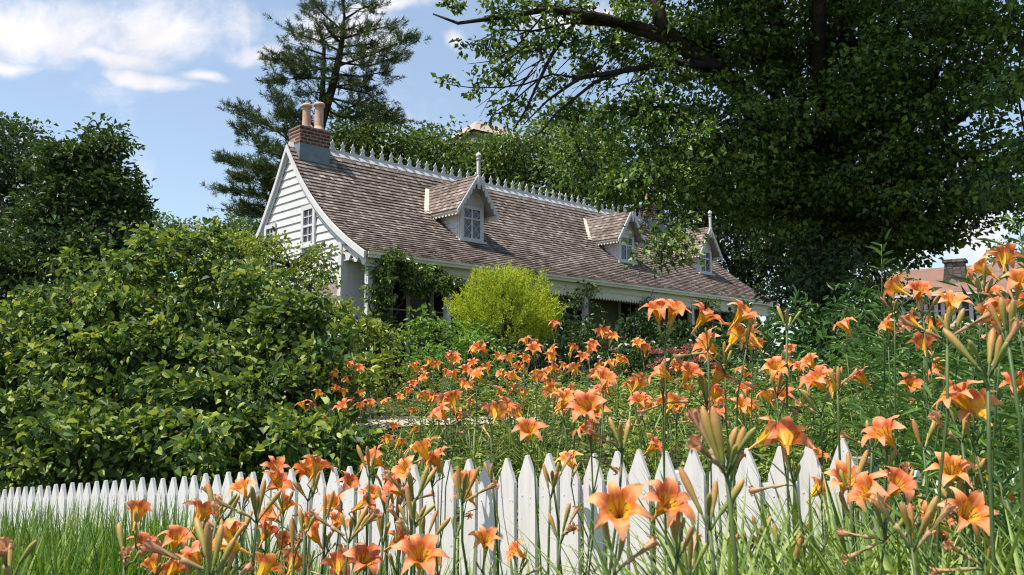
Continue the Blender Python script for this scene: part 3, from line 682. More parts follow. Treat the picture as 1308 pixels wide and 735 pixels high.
LIMBS = [(pl((1040, 330, 15), (1010, 230, 14.5), (950, 120, 13.6), (885, 68, 13.2), (845, 35, 13), (832, -30, 13)), .24, .10),
         (pl((885, 68, 13.2), (840, 40, 13), (770, 22, 12.6), (700, 12, 12.3), (640, 22, 12), (585, 30, 12), (553, 18, 12)), .09, .012),
         (pl((870, 62, 13.2), (800, 32, 13), (735, 28, 12.7), (705, 70, 12.5), (690, 100, 12.4), (672, 140, 12.3), (655, 168, 12.2)), .06, .01),
         (pl((890, 75, 13.2), (840, 48, 13), (780, 30, 12.8), (735, 27, 12.6)), .08, .05),
         (pl((920, 85, 13.2), (860, 80, 13), (800, 90, 12.8), (740, 100, 12.6), (700, 128, 12.4), (668, 160, 12.2)), .07, .008),
         (pl((800, 90, 12.8), (760, 105, 12.7), (710, 145, 12.5), (690, 170, 12.4), (672, 178, 12.3)), .035, .006),
         (pl((740, 100, 12.6), (705, 95, 12.5), (670, 108, 12.3), (640, 112, 12.1), (600, 112, 12), (558, 106, 12)), .02, .005),
         (pl((735, 28, 12.6), (680, 40, 12.4), (640, 38, 12.2), (600, 58, 12.1)), .02, .005),
         (pl((690, 100, 12.4), (655, 130, 12.3), (620, 150, 12.3)), .015, .005), (pl((700, 12, 12.3), (660, 60, 12.2), (630, 78, 12.1), (598, 82, 12)), .016, .004)]
rngb = rs(77)
for _ in range(46):                                          # bare twigs fanning down to the left
    x0 = rngb.uniform(650, 840); y0 = rngb.uniform(25, 110); dx = -rngb.uniform(25, 70); dy = rngb.uniform(15, 70); Y0 = 12.2 + (x0 - 650) / 250
    LIMBS.append((pl((x0, y0, Y0), (x0 + dx * .5, y0 + dy * .4, Y0), (x0 + dx, y0 + dy, Y0 - .1)), .011, .003))
tree('shade_tree', 'huge dark green shade tree overhanging the right half of the cottage', gp(1058, 15.5), BL, 'maple', 11, .092, .44, 120, .30, 4.2, dens=1.45, flat=.42,
     extra_limbs=LIMBS, extra_small=SM, aspect=.75, inner=.25, out_w=.75, rnd=.42)

BT = [('broadleaf_tree', 'round mid green tree just right of the chimney pots behind the cottage', 470, 27, [(465, 175, 27, 60, 40), (440, 215, 27, 70, 50), (500, 200, 27, 50, 40), (470, 260, 27, 90, 60)]),
      ('broadleaf_tree', 'light green tree behind the middle of the crested ridge', 555, 29, [(555, 185, 29, 45, 32), (590, 215, 28, 55, 35), (530, 225, 28, 50, 40), (560, 270, 28, 90, 60)]),
      ('broadleaf_tree', 'feathery pale green tree behind the finial of the front dormer', 660, 27, [(650, 205, 27, 60, 38), (690, 240, 27, 60, 40), (620, 240, 27, 60, 40), (648, 188, 27, 34, 20), (570, 190, 27, 30, 22), (660, 290, 27, 90, 50)]),
      ('broadleaf_tree', 'olive green tree behind the second dormer, half under the shade tree', 750, 26, [(740, 215, 26, 55, 55), (770, 250, 26, 60, 50), (720, 170, 28, 50, 40), (790, 190, 27, 60, 60)])]
for nm, lb, px, Y, ls in BT:
    b = gp(px, Y)
    tree(nm, lb, b, [lobe(*q) for q in ls], 'back_tree', px, .17, .5, 42, .25, b[2] + 3, dens=2.0, aspect=.6, group='trees behind the cottage')
DT = [('evergreen_tree', 'dark tree at the far right end of the cottage roof', 960, 33, [(960, 300, 33, 70, 70), (1000, 350, 32, 60, 60), (930, 250, 34, 80, 80), (1000, 250, 33, 60, 60), (880, 240, 33, 70, 60)]),
      ('evergreen_tree', 'dark tree with slim trunks beside the shingled house', 1085, 27, [(1060, 350, 27, 45, 55), (1050, 260, 29, 90, 70), (1130, 360, 27, 30, 40)])]
for nm, lb, px, Y, ls in DT:
    b = gp(px, Y)
    tree(nm, lb, b, [lobe(*q) for q in ls], 'dark_tree', px, .15, .5, 44, .22, b[2] + 3, dens=2.0, group='dark trees at the right',
         extra_limbs=[(pl((1086, 466, 27), (1110, 420, 27), (1112, 370, 27), (1096, 310, 27), (1085, 270, 27)), .14, .07), (pl((1085, 468, 27), (1118, 420, 27), (1122, 360, 27), (1112, 325, 27), (1114, 280, 27)), .13, .06)] if px == 1085 else ())
b = gp(1035, 13.2); tree('evergreen_tree', 'dark bushy young tree hiding the big shade tree trunk past the cottage eave', b, [lobe(*q) for q in [(1020, 385, 13.2, 40, 42), (1062, 372, 13.3, 42, 58), (1045, 330, 13.6, 44, 36), (1085, 400, 13, 36, 36), (1010, 345, 14.5, 26, 26)]], 'dark_tree', 1035, .10, .34, 50, .08, b[2] + 1.2, dens=1.5)
# left-hand trees
b = gp(20, 24); tree('broadleaf_tree', 'tall dark tree at the left edge of the garden', b, [lobe(*q) for q in [(10, 185, 28, 50, 40), (10, 240, 28, 80, 60), (45, 260, 27, 60, 60), (0, 330, 23, 90, 70), (70, 330, 22, 70, 60), (-30, 190, 25, 60, 50)]], 'dark_tree', 3, .17, .55, 60, .3, b[2] + 3, dens=2.0, aspect=.6)
b = gp(115, 23); tree('chestnut_tree', 'domed chestnut tree rising behind the left shrubbery', b, [lobe(*q) for q in [(124, 195, 23, 40, 36), (112, 235, 23, 62, 50), (140, 262, 22.6, 40, 52), (85, 290, 22.5, 62, 60), (138, 310, 22.5, 44, 50), (95, 350, 22, 85, 50), (30, 370, 21, 60, 50)]], 'dome_tree', 4, .19, .50, 80, .28, b[2] + 2.5, dens=2.2, aspect=.5)
for px, py, Y, rx, ry, lb in ((215, 290, 45, 45, 16, 'low far tree peeping over the shrubbery left of the pine'), (290, 290, 48, 30, 18, 'thin far tree right of its neighbour, just left of the cottage gable'), (330, 300, 40, 30, 25, 'dark far tree close behind the cottage gable')):
    b = gp(px, Y); tree('distant_tree', lb, b, [lobe(px, py, Y, rx, ry), lobe(px - 10, py + 30, Y, rx * 1.2, ry * 1.5)], 'back_tree', px, .25, .6, 30, .2, b[2] + 4, dens=1.2, group='far trees behind the shrubbery')
for px, py, Y, rx, ry, lb in ((1160, 395, 55, 60, 30, 'far tree left of the shingled house'), (1330, 330, 60, 60, 60, 'far tree right of the shingled house')):
    b = gp(px, Y); tree('distant_tree', lb, b, [lobe(px, py, Y, rx, ry)], 'back_tree', px, .3, .7, 30, .2, b[2] + 2, dens=1.3)

def pine():
    rng = rs(21); Y0 = 24; base = gp(395, Y0)
    root = thing('pine_tree', 'tall white pine with a leaning top behind the brick chimney', 'tree', base)
    tw, nd = MB(), MB()
    trunk = np.vstack([base - ZZ * .2, at(398, 330, Y0), at(400, 220, Y0), at(408, 165, Y0), at(425, 110, Y0), at(436, 60, Y0), at(440, 20, Y0), at(437, 0, Y0)])
    tw.tube(trunk, [.30, .24, .18, .15, .12, .08, .04, .015], 8)
    second = np.vstack([at(402, 190, Y0), at(412, 120, Y0 + .3), at(414, 60, Y0 + .5), at(404, 25, Y0 + .6)]); tw.tube(second, [.14, .10, .06, .02], 6)
    tips = []
    def bough(pts, r0, n_t, spread):
        pts = np.asarray(pts); tw.tube(pts, np.linspace(r0, .012, len(pts)), 5)
        seg = np.linspace(0, len(pts) - 1, 60); P = np.stack([np.interp(seg, np.arange(len(pts)), pts[:, k]) for k in range(3)], 1)
        for _ in range(int(n_t * .72)):
            q = rng.random() ** .6; i = int(12 + q * 47); p = P[i]; dr = unit(P[min(i + 1, 59)] - P[i - 1])
            o = rng.normal(size=3) * np.array([spread, spread * 1.2, spread * .38]) * (1.1 - .6 * q); o[2] = abs(o[2]) * .9 - .05
            e = p + o + dr * .15; tips.append((e, unit(dr * .6 + o * 1.2 + np.array([0, 0, .5]))))
            if rng.random() < .5: tw.tube([p, p + o * .6 - ZZ * .02, e], [.012, .009, .005], 3, cap=False)
    low = [((397, 200), (350, 165), (300, 135), 130), ((397, 215), (345, 195), (305, 160), 120), ((397, 235), (340, 215), (282, 200), 150), ((398, 250), (345, 232), (300, 225), 110), ((398, 270), (340, 250), (283, 240), 130),
           ((398, 285), (345, 275), (310, 268), 110), ((399, 190), (370, 150), (350, 115), 70), ((399, 205), (380, 180), (362, 140), 70), ((398, 225), (370, 205), (345, 185), 90), ((400, 245), (380, 240), (350, 240), 110), ((400, 280), (370, 290), (340, 290), 90),
           ((405, 165), (390, 150), (372, 148), 60)]
    upx = [((425, 110), (470, 120), (515, 158), 80), ((420, 125), (460, 135), (500, 150), 60), ((430, 85), (475, 70), (532, 44), 90), ((432, 80), (470, 85), (510, 72), 70), ((428, 100), (390, 100), (350, 102), 80), ((430, 90), (390, 85), (352, 75), 80), ((434, 65), (400, 50), (372, 40), 60),
           ((436, 50), (470, 40), (500, 32), 60), ((438, 40), (415, 20), (400, 5), 50), ((440, 25), (460, 12), (478, 5), 45), ((440, 22), (439, 10), (440, -2), 24), ((414, 70), (390, 62), (365, 85), 50), ((428, 95), (460, 98), (490, 92), 60), ((436, 60), (455, 58), (485, 55), 50), ((432, 75), (410, 75), (380, 68), 50), ((436, 55), (420, 40), (410, 25), 50), ((420, 125), (440, 140), (470, 128), 40)]
    upx += [((424, 112), (445, 108), (472, 112), 46), ((430, 92), (410, 88), (388, 92), 46), ((422, 120), (402, 118), (380, 122), 40), ((434, 70), (452, 68), (470, 72), 40), ((437, 48), (424, 46), (408, 52), 36), ((437, 40), (450, 36), (466, 42), 36), ((428, 102), (440, 96), (452, 104), 36), ((416, 140), (436, 150), (458, 150), 36)]
    for (a, b_, c, n_) in low + upx:
        dy = rng.uniform(-1.2, 1.2); bough([at(*a, Y0), at(b_[0], b_[1], Y0 + dy * .5), at(c[0], c[1], Y0 + dy)], .042, n_, .42)
    for k in range(26):                                  # boughs to the far and near side
        z = rng.uniform(3.5, 7.5); p0 = np.array([base[0] + .1, Y0, z]); a_ = rng.uniform(0, 6.28); L_ = rng.uniform(1.2, 2.2)
        p2 = p0 + np.array([math.cos(a_) * L_, math.sin(a_) * L_, .3]); bough([p0, (p0 + p2) / 2 - ZZ * .05, p2], .05, 50, .4)
    P = np.array([t[0] for t in tips]); D = np.array([t[1] for t in tips]); k = 28
    n_ = len(P) * k; own = np.repeat(np.arange(len(P)), k)
    dd = unit(D[own] + rng.normal(size=(n_, 3)) * .75); pp = P[own] - D[own] * (rng.random((n_, 1)) * .22)
    add_leaves(nd, pp, dd, rng.normal(size=(n_, 3)), .16 * (.7 + .6 * rng.random(n_)), .018, .0, .1, 'diamond')
    part('trunk', tw, 'bark', root, True); part('needles', nd, 'pine', root)
pine()

# ------------------------------------------------------------------ shrubs
def shrub(name, label, base, lobes, material, seed, leaf, clump_r, per, **kw):
    kw.setdefault('shape', 'oval'); kw.setdefault('twig_r', .005)
    return tree(name, label, base, lobes, material, seed, leaf, clump_r, per, .014, base[2] + .25, cat='shrub', crown='leaves', **kw)
SL = [(60, 450, 8.6, 120, 80), (200, 400, 9.4, 140, 90), (320, 440, 9, 90, 80), (150, 540, 7.6, 150, 70), (320, 540, 7.6, 90, 60), (-60, 500, 8, 90, 90), (30, 595, 7.2, 70, 26), (170, 598, 7.0, 90, 24), (300, 590, 7.0, 80, 26)]
rsl = rs(131)
for k in range(120):                                        # many small mounds of foliage over the bush, nearer towards its foot
    v = rsl.random(); top_y = lambda x: np.interp(x, [-80, 0, 60, 110, 170, 240, 300, 350, 400, 430], [440, 385, 335, 300, 284, 280, 292, 330, 395, 440])
    x = rsl.uniform(-80, 425); y0 = top_y(x); y = y0 + 14 + (600 - y0 - 14) * v ** .9
    Yd = 9.0 - 2.5 * (y - 280) / 320 + rsl.normal() * .22; rr = rsl.uniform(14, 48) * (9 / Yd) ** .5
    SL.append((x, y, Yd, rr * 1.15, rr * .62))
shrub('broad_leaved_shrub', 'massive broad leaved green shrub filling the left side behind the picket fence', gp(200, 7.6), [lobe(*q, .8) for q in SL], 'shrub', 31, .074, .17, 52, dens=.95, aspect=.72, up_w=.75, rnd=.5, flat=.62, inner=.25, out_w=.75)
shrub('small_leaved_shrub', 'yellowish green fine leaved shrub against the cottage gable', gp(375, 10.5), [lobe(*q) for q in [(370, 340, 10.6, 56, 44), (400, 330, 10.8, 26, 24), (390, 400, 10, 34, 36), (325, 332, 11, 45, 26), (395, 365, 10.2, 35, 30), (330, 370, 10, 60, 50), (300, 325, 10.6, 45, 26)]], 'small_shrub', 32, .06, .20, 40, dens=1.1, aspect=.6)
shrub('light_leaved_shrub', 'pale yellow green shrub at the foot of the corner board', gp(430, 10), [lobe(*q) for q in [(425, 425, 9.6, 32, 34), (455, 420, 10, 26, 26), (410, 470, 9, 32, 40), (445, 498, 8.3, 36, 26), (468, 470, 9.3, 26, 30), (415, 520, 8, 26, 22)]], 'small_shrub', 33, .085, .17, 26, dens=1.2, aspect=.6)
shrub('porch_shrub', 'sage green wispy shrub below the porch vine', gp(490, 10.2), [lobe(*q) for q in [(480, 450, 10.2, 42, 38), (505, 480, 9.4, 40, 30), (445, 480, 9.2, 36, 32)]], 'small_shrub', 34, .05, .17, 36, dens=1.2, aspect=.5)
shrub('porch_shrub', 'bright green bushy plant in front of the dark veranda opening', gp(560, 10.4), [lobe(*q) for q in [(560, 440, 10.4, 45, 36), (600, 455, 10, 40, 32), (545, 475, 9.6, 40, 28), (600, 430, 10.8, 30, 24)]], 'porch_shrub', 35, .06, .17, 36, dens=1.2, aspect=.6)
shrub('dark_shrub', 'dark evergreen shrub below and right of the golden shrub', gp(735, 11.5), [lobe(*q) for q in [(720, 420, 12, 40, 36), (665, 450, 10.8, 60, 22), (760, 445, 11, 50, 32), (740, 385, 13.5, 14, 18)]], 'dark_tree', 36, .065, .18, 40, dens=1.3)
shrub('dark_shrub', 'dark leafy bush under the middle of the veranda valance', gp(840, 11.5), [lobe(*q) for q in [(820, 430, 12.5, 40, 30), (880, 440, 12, 50, 26), (860, 462, 10.5, 70, 28), (805, 412, 13.5, 26, 22), (930, 425, 12.5, 40, 20)]], 'dark_tree', 37, .075, .19, 40, dens=1.3)
shrub('rhododendron', 'glossy dark rhododendron at the right end of the cottage eave', gp(1030, 9.5), [lobe(*q) for q in [(1030, 415, 9.5, 55, 32), (990, 430, 9.5, 45, 30), (1070, 440, 9, 45, 34), (1000, 470, 8.6, 60, 28), (950, 450, 9.2, 45, 30), (1100, 400, 10, 40, 34)]], 'rhodo', 38, .12, .22, 26, dens=1.3, aspect=.34)
shrub('garden_bush', 'leafy dark bush behind the daylilies at the right', gp(1150, 7.5), [lobe(*q) for q in [(1130, 458, 7.6, 70, 40), (1210, 448, 7.4, 70, 30), (1280, 440, 7, 60, 40), (1180, 480, 6.8, 90, 40)]], 'rhodo', 39, .09, .2, 30, dens=1.2, aspect=.4)
def golden():
    rng = rs(41); c = at(646, 402, 11.4); root = thing('golden_shrub', 'rounded bright yellow green shrub in front of the veranda', 'shrub', gp(646, 11.4)); k = 11.4 / F
    lf, tw = MB(), MB(); r = np.array([68, 68, 56]) * k; n = 1250
    d = unit(rng.normal(size=(n, 3))); d[:, 2] = np.where(d[:, 2] < -.85, -d[:, 2], d[:, 2]); rad = (.42 + .58 * rng.random(n) ** .5) * (1 + .16 * np.sin(d[:, 0] * 6 + 1) * np.cos(d[:, 2] * 5 + d[:, 1] * 4))
    P0 = c + d * rad[:, None] * r * np.array([.92, .92, .86]); up_ = unit(d * .75 + np.array([0, 0, .9]) + rng.normal(size=(n, 3)) * .18); L = .10 + .10 * rng.random(n)
    m = 26; own = np.repeat(np.arange(n), m); f = rng.random(n * m)
    P = P0[own] + up_[own] * (L[own] * f)[:, None] * 1.1 + rng.normal(size=(n * m, 3)) * .012; D = unit(up_[own] * .9 + rng.normal(size=(n * m, 3)) * .6)
    add_leaves(lf, P, D, rng.normal(size=(n * m, 3)), .042 * (.7 + .6 * rng.random(n * m)), .011, .1, .1)
    for i in range(0, n, 12): tw.tube([c - ZZ * .5, c + (P0[i] - c) * .6 - ZZ * .1, P0[i]], [.008, .005, .002], 3, cap=False)
    part('stems', tw, 'shrub_stem', root); part('leaves', lf, 'gold', root)
golden()
def vine():
    rng = rs(51); root = thing('climbing_vine', 'leafy climbing vine hanging over the left bay of the veranda', 'vine', H(.6, .05, HG))
    lf, tw = MB(), MB()
    stems = [[H(.25, .05, HG), H(.2, .05, 2.0), H(.3, .0, 2.9), H(.7, -.05, 3.35), H(1.5, -.06, 3.42), H(2.3, -.03, 3.2), H(2.9, -.02, 2.9), H(3.1, -.02, 2.6)],
             [H(.1, .1, HG), H(.12, .1, 2.4), H(.15, .05, 3.2), H(.35, -.08, 3.62), H(1.1, -.1, 3.70), H(2.0, -.12, 3.66)], [H(.45, 0, HG), H(.5, 0, 2.2), H(.9, -.05, 3.1), H(1.6, -.05, 3.0)]]
    for s_ in stems:
        s_ = np.array(s_); t = np.linspace(0, len(s_) - 1, 40); P = np.stack([np.interp(t, np.arange(len(s_)), s_[:, k]) for k in range(3)], 1) + rng.normal(size=(40, 3)) * .02; tw.tube(P, np.linspace(.016, .004, 40), 4)
    lobes = [(H(.30, .0, 3.0), (.22, .2, .45)), (H(.9, -.05, 3.22), (.5, .18, .26)), (H(1.6, -.05, 3.25), (.42, .15, .20)), (H(2.2, -.03, 3.08), (.30, .1, .14)), (H(.30, .0, 2.3), (.24, .2, .45)), (H(.5, -.05, 3.55), (.35, .12, .12)), (H(2.85, -.02, 2.9), (.16, .06, .16)), (H(1.3, -.03, 3.0), (.35, .12, .15))]
    foliage(lf, None, lobes, rng, .13, 30, .08, aspect=.6, shape='oval', dens=2.0, inner=.15)
    part('stems', tw, 'shrub_stem', root); part('leaves', lf, 'vine', root)
vine()
def post_vine(t, lobes, label, seed):
    rng = rs(seed); root = thing('climbing_vine', label, 'vine', H(t, .05, HG)); lf, tw = MB(), MB()
    s_ = np.array([H(t, .05, HG), H(t + .03, .03, 2.0), H(t - .02, .03, 2.7), H(t, -.02, 3.3), H(t + .1, -.08, 3.55)]); q = np.linspace(0, 4, 30); tw.tube(np.stack([np.interp(q, np.arange(5), s_[:, k]) for k in range(3)], 1), np.linspace(.016, .004, 30), 4)
    foliage(lf, None, [(H(t + a, s, z), r) for a, s, z, r in lobes], rng, .13, 26, .075, aspect=.6, shape='oval', dens=1.25, inner=.15)
    part('stem', tw, 'shrub_stem', root); part('leaves', lf, 'vine', root)
post_vine(4.1, [(0, -.02, 3.3, (.16, .1, .26)), (.1, -.05, 3.5, (.2, .08, .1))], 'small vine climbing the veranda post left of the golden shrub', 52)
post_vine(6.2, [(0, -.02, 3.2, (.14, .08, .3)), (.1, -.02, 2.5, (.25, .12, .45))], 'dark vine on the veranda post right of the golden shrub', 53)
post_vine(8.5, [(0, 0, 2.9, (.3, .12, .5)), (.4, 0, 3.2, (.2, .1, .3))], 'vine on the veranda post below the second dormer', 54)
post_vine(11.0, [(0, 0, 3.2, (.4, .1, .3))], 'vine on the veranda post between second and third dormers', 55)
post_vine(12.9, [(0, 0, 3.3, (.35, .1, .25))], 'vine on the veranda post below the third dormer', 56)
def sedum():
    rng = rs(61); root = thing('pink_flowering_plant', 'dusty pink flower heads behind the orange lilies under the veranda', 'plant', gp(862, 9.2)); fl, st = MB(), MB()
    for px, py in ((845, 462), (858, 450), (872, 452), (880, 445), (866, 466), (835, 470), (890, 462), (852, 475), (838, 452), (875, 470)):
        c = at(px, py, 9.2 + rng.normal() * .15); st.tube([np.array([c[0], c[1], gz(c[0], c[1])]), c - ZZ * .03], [.006, .005], 4)
        n_ = 140; d = unit(rng.normal(size=(n_, 3))); d[:, 2] = abs(d[:, 2]); P = c + d * np.array([.075, .075, .04]) * rng.random((n_, 1)) ** .4
        add_leaves(fl, P, d, rng.normal(size=(n_, 3)), .022, .016, .2, .1)
    part('stem', st, 'stem', root); part('flower_head', fl, 'sedum', root)
    root = thing('white_rose', 'single white rose among the lilies by the left shrubbery', 'flower', gp(419, 7.2)); fl, st = MB(), MB(); c = at(418, 527, 7.2)
    st.tube([np.array([c[0], c[1], gz(c[0], c[1])]), c], [.005, .004], 4)
    for dx in (-.035, .035):
        n_ = 30; d = unit(rng.normal(size=(n_, 3)) + np.array([0, 0, .5])); add_leaves(fl, c + np.array([dx, 0, 0]) + d * .006, d, rng.normal(size=(n_, 3)), .034, .03, .3, .2, 'oval')
    part('stem', st, 'stem', root); part('flower', fl, 'white_flower', root)
sedum()

# ------------------------------------------------------------------ picket fence
def fence():
    root = thing('picket_fence', 'white picket fence with pointed pickets running across the garden front', 'fence', (0.15, 3.5, gz(.15, 3.5)))
    e = np.array([*ED, 0]); nn = np.array([*EN, 0]); P0 = np.array([.153, 3.5, 0]); SP = .1065; rng = random.Random(8)
    def top(c): return float(np.interp(c, [-1.3, -.8, 0, .42, 2.2, 4.93, 5.8], [1.06, 1.0, .945, .89, .72, .43, .34]))
    k0, k1 = -11, 54
    for k in range(k0, k1):
        c = k * SP + rng.uniform(-.004, .004); p = P0 + e * c; gr = gz(p[0], p[1]); h = top(c) + rng.uniform(-.008, .008); w = .0425
        ln_ = rng.uniform(-.006, .006)
        pts = [(-w, gr + .02), (w, gr + .02), (w + ln_, h - .10), (.005 + ln_, h), (-.005 + ln_, h), (-w + ln_, h - .10)]
        mb = MB(); mb.prism([p + e * a + ZZ * z - nn * .012 for a, z in pts], nn * .02); 
        for dz in (-.17, -.62):
            if h + dz > gr:
                for a in (-.02, .022): mb.box(p + e * (a + ln_ * .5) + ZZ * (h + dz + rng.uniform(-.012, .012)) - nn * .0125, e * .0028, nn * .001, ZZ * .0028)
        part('picket', mb, 'picket_paint', root)
    for dz in (-.17, -.62):
        mb = MB(); cs = np.linspace(k0 * SP - .03, k1 * SP, 14)
        pts = [P0 + e * c + nn * .030 + ZZ * (top(c) + dz) for c in cs]
        for a, b in zip(pts[:-1], pts[1:]): mb.box((a + b) / 2, (b - a) / 2, nn * .019, ZZ * .035)
        part('rail', mb, 'white_paint', root)
    for c in np.arange(-.55, 5.7, 1.9):
        p = P0 + e * c + nn * .10; gr = gz(p[0], p[1]); h = top(c) - .09
        mb = MB(); mb.box(p + ZZ * (gr + h) / 2, e * .045, nn * .045, ZZ * (h - gr) / 2); part('post', mb, 'white_paint', root)
fence()
def fence_return():
    p = at(1104, 594, 3.0); gr = gz(p[0], p[1])
    root = thing('picket_fence', 'weathered white fence section with a grey capped post behind the right hand lilies', 'fence', (p[0], p[1], gr)); rng = random.Random(4)
    mb = MB(); mb.box(np.array([p[0], p[1], (gr + p[2]) / 2]), (.034, .0, 0), (0, .034, 0), (0, 0, (p[2] - gr) / 2)); po = part('post', mb, 'white_paint', root)
    mb = MB(); mb.box(p + ZZ * .015, (.042, 0, 0), (0, .042, 0), (0, 0, .010)); part('post_cap', mb, 'metal_grey', po)
    d = unit(np.array([1, .22, .02])); n_ = np.array([-d[1], d[0], 0])
    for k in range(1, 16):
        q = p + d * (k * .11) + ZZ * (-.03); gq = gz(q[0], q[1]); w = .043; h = q[2] - .01 * rng.random()
        mb = MB(); mb.prism([q * np.array([1, 1, 0]) + d * np.array([1, 1, 0]) * a + ZZ * z for a, z in ((-w, gq + .03), (w, gq + .03), (w, h - .11), (.006, h), (-.006, h), (-w, h - .11))], n_ * .02); part('picket', mb, 'white_paint', root)
    for dz in (-.2, -.6):
        mb = MB(); mb.box(p + d * .85 + n_ * .045 + ZZ * dz, d * .85, n_ * .018, ZZ * .035); part('rail', mb, 'white_paint', root)
fence_return()

# ------------------------------------------------------------------ blades and undergrowth (too many to count)
def blades(mb, P, H_, Wd, bend, rng, segs=5, az=None, fold=.25):
    n = len(P); a = rng.random(n) * 6.283 if az is None else az; dr = np.stack([np.cos(a), np.sin(a), np.zeros(n)], 1); sd = np.stack([-np.sin(a), np.cos(a), np.zeros(n)], 1)
    rows = []
    for k in range(segs + 1):
        t = k / segs; ang = bend * t; x = np.where(bend > .01, (1 - np.cos(ang)) / np.maximum(bend, .01), 0) * H_; z = np.where(bend > .01, np.sin(ang) / np.maximum(bend, .01), t) * H_
        c = P + dr * x[:, None] + ZZ * z[:, None]; w = (Wd * (1 - t ** 2.2) * (.75 + .5 * t) + .0006)[:, None]
        rows += [c - sd * w * .5, c - ZZ * w * fold * .3 - dr * w * fold, c + sd * w * .5]
    V = np.stack(rows, 1).reshape(-1, 3); m = 3 * (segs + 1); q = []
    for k in range(segs):
        b = 3 * k; q += [[b, b + 1, b + 4, b + 3], [b + 1, b + 2, b + 5, b + 4]]
    mb.add(V, (np.arange(n)[:, None, None] * m + np.array(q)[None]).reshape(-1, 4))
def scatter(rng, n, c0, c1, q0, q1):
    c = rng.uniform(c0, c1, n); q = rng.uniform(q0, q1, n); x = c * ED[0] + q * EN[0]; y = c * ED[1] + q * EN[1]
    return np.stack([x, y, g(x, y)], 1), c, q
def clumped(rng, nclump, per, c0, c1, q0, q1, sp):
    P, _, _ = scatter(rng, nclump, c0, c1, q0, q1); a = rng.random((nclump, per)) * 6.283; rr = sp * np.sqrt(rng.random((nclump, per)))
    Q = np.repeat(P, per, 0); Q[:, 0] += (np.cos(a) * rr).ravel(); Q[:, 1] += (np.sin(a) * rr).ravel(); Q[:, 2] = g(Q[:, 0], Q[:, 1]); return Q, a.ravel()
rng = rs(71); mb = MB()
P, a = clumped(rng, 210, 30, 3.25, 7.4, 1.35, 2.75, .10); n_ = len(P); blades(mb, P, .46 + .42 * rng.random(n_), .009 + .011 * rng.random(n_), .2 + .9 * rng.random(n_) ** 1.6, rng, az=a)
P, a = clumped(rng, 60, 22, 1.9, 3.3, 1.6, 2.8, .10); n_ = len(P); blades(mb, P, .34 + .3 * rng.random(n_), .008 + .009 * rng.random(n_), .25 + .9 * rng.random(n_) ** 1.6, rng, az=a)
P, _, _ = scatter(rng, 2600, 2.9, 7.2, 1.3, 2.8); n_ = len(P); blades(mb, P, .28 + .28 * rng.random(n_), .005 + .004 * rng.random(n_), .3 + 1.2 * rng.random(n_), rng, segs=4)
P, a = clumped(rng, 26, 22, 3.4, 6.4, 3.08, 3.3, .08); n_ = len(P); blades(mb, P, .5 + .35 * rng.random(n_), .008 + .006 * rng.random(n_), .2 + .6 * rng.random(n_), rng, az=a)
tag(link('tall_grass', mb.mesh('tall_grass', M['grass'])), 'tall green grass in front of the left end of the picket fence', 'grass', kind='stuff')
mb = MB()
def off_path(P, *more):
    k = ~((P[:, 1] > 8.0) & (P[:, 1] < 10.4) & (P[:, 0] > -2.3) & (P[:, 0] < .1)); return (P[k],) + tuple(m[k] for m in more)
P, a = clumped(rng, 150, 26, -1.5, .9, 1.7, 2.8, .07); n_ = len(P); blades(mb, P, .56 + .36 * rng.random(n_), .014 + .013 * rng.random(n_), .5 + 1.1 * rng.random(n_), rng, segs=6, az=a)
P, a = clumped(rng, 130, 26, -1.3, 3.0, 1.5, 2.85, .07); n_ = len(P); blades(mb, P, .36 + .3 * rng.random(n_), .010 + .009 * rng.random(n_), .6 + 1.4 * rng.random(n_), rng, segs=6, az=a)
P, a = clumped(rng, 120, 24, -1.8, 5.2, 3.1, 5.6, .08); n_ = len(P); blades(mb, P, .38 + .28 * rng.random(n_), .010 + .008 * rng.random(n_), .8 + 1.5 * rng.random(n_), rng, segs=5, az=a)
P, a = clumped(rng, 130, 26, -1.8, 2.6, 3.12, 4.5, .08); n_ = len(P); blades(mb, P, .34 + .26 * rng.random(n_), .012 + .010 * rng.random(n_), .9 + 1.3 * rng.random(n_), rng, segs=5, az=a)
P, a = off_path(*clumped(rng, 70, 20, -3.5, 6.5, 5.6, 8.0, .08)); n_ = len(P); blades(mb, P, .32 + .25 * rng.random(n_), .010 + .008 * rng.random(n_), .8 + 1.4 * rng.random(n_), rng, segs=4, az=a)
tag(link('daylily_foliage', mb.mesh('daylily_foliage', M['strap'])), 'arching strap leaves of daylilies carpeting the bank on both sides of the fence', 'foliage', kind='stuff')
mb = MB()
def herb(mb, P, Hh, rng, per, leaf, aspect, spread):
    n = len(P); own = np.repeat(np.arange(n), per); f = rng.random(n * per) ** .7; a = rng.random(n * per) * 6.283
    o = np.stack([np.cos(a), np.sin(a), np.zeros(n * per)], 1); Q = P[own] + ZZ * (f * Hh[own])[:, None] + o * (spread * (1 - .5 * f) * rng.random(n * per))[:, None]
    add_leaves(mb, Q, o + ZZ * rng.uniform(-.3, .7, (n * per, 1)), ZZ + rng.normal(size=(n * per, 3)) * .5, leaf * (.6 + .8 * rng.random(n * per)), leaf * aspect, .15, .25, 'oval')
P, c, q = scatter(rng, 1700, -3.5, 7.8, 3.4, 11.2); P = off_path(P)[0]; herb(mb, P, .22 + .36 * rng.random(len(P)), rng, 38, .055, .40, .13)
P, c, q = scatter(rng, 260, -2.6, 1.5, 1.7, 2.8); herb(mb, P, .15 + .3 * rng.random(len(P)), rng, 30, .05, .45, .10)
P, c, q = scatter(rng, 520, -4.5, .2, 3.1, 6.5); herb(mb, P, .30 + .45 * rng.random(len(P)), rng, 40, .07, .3, .13)
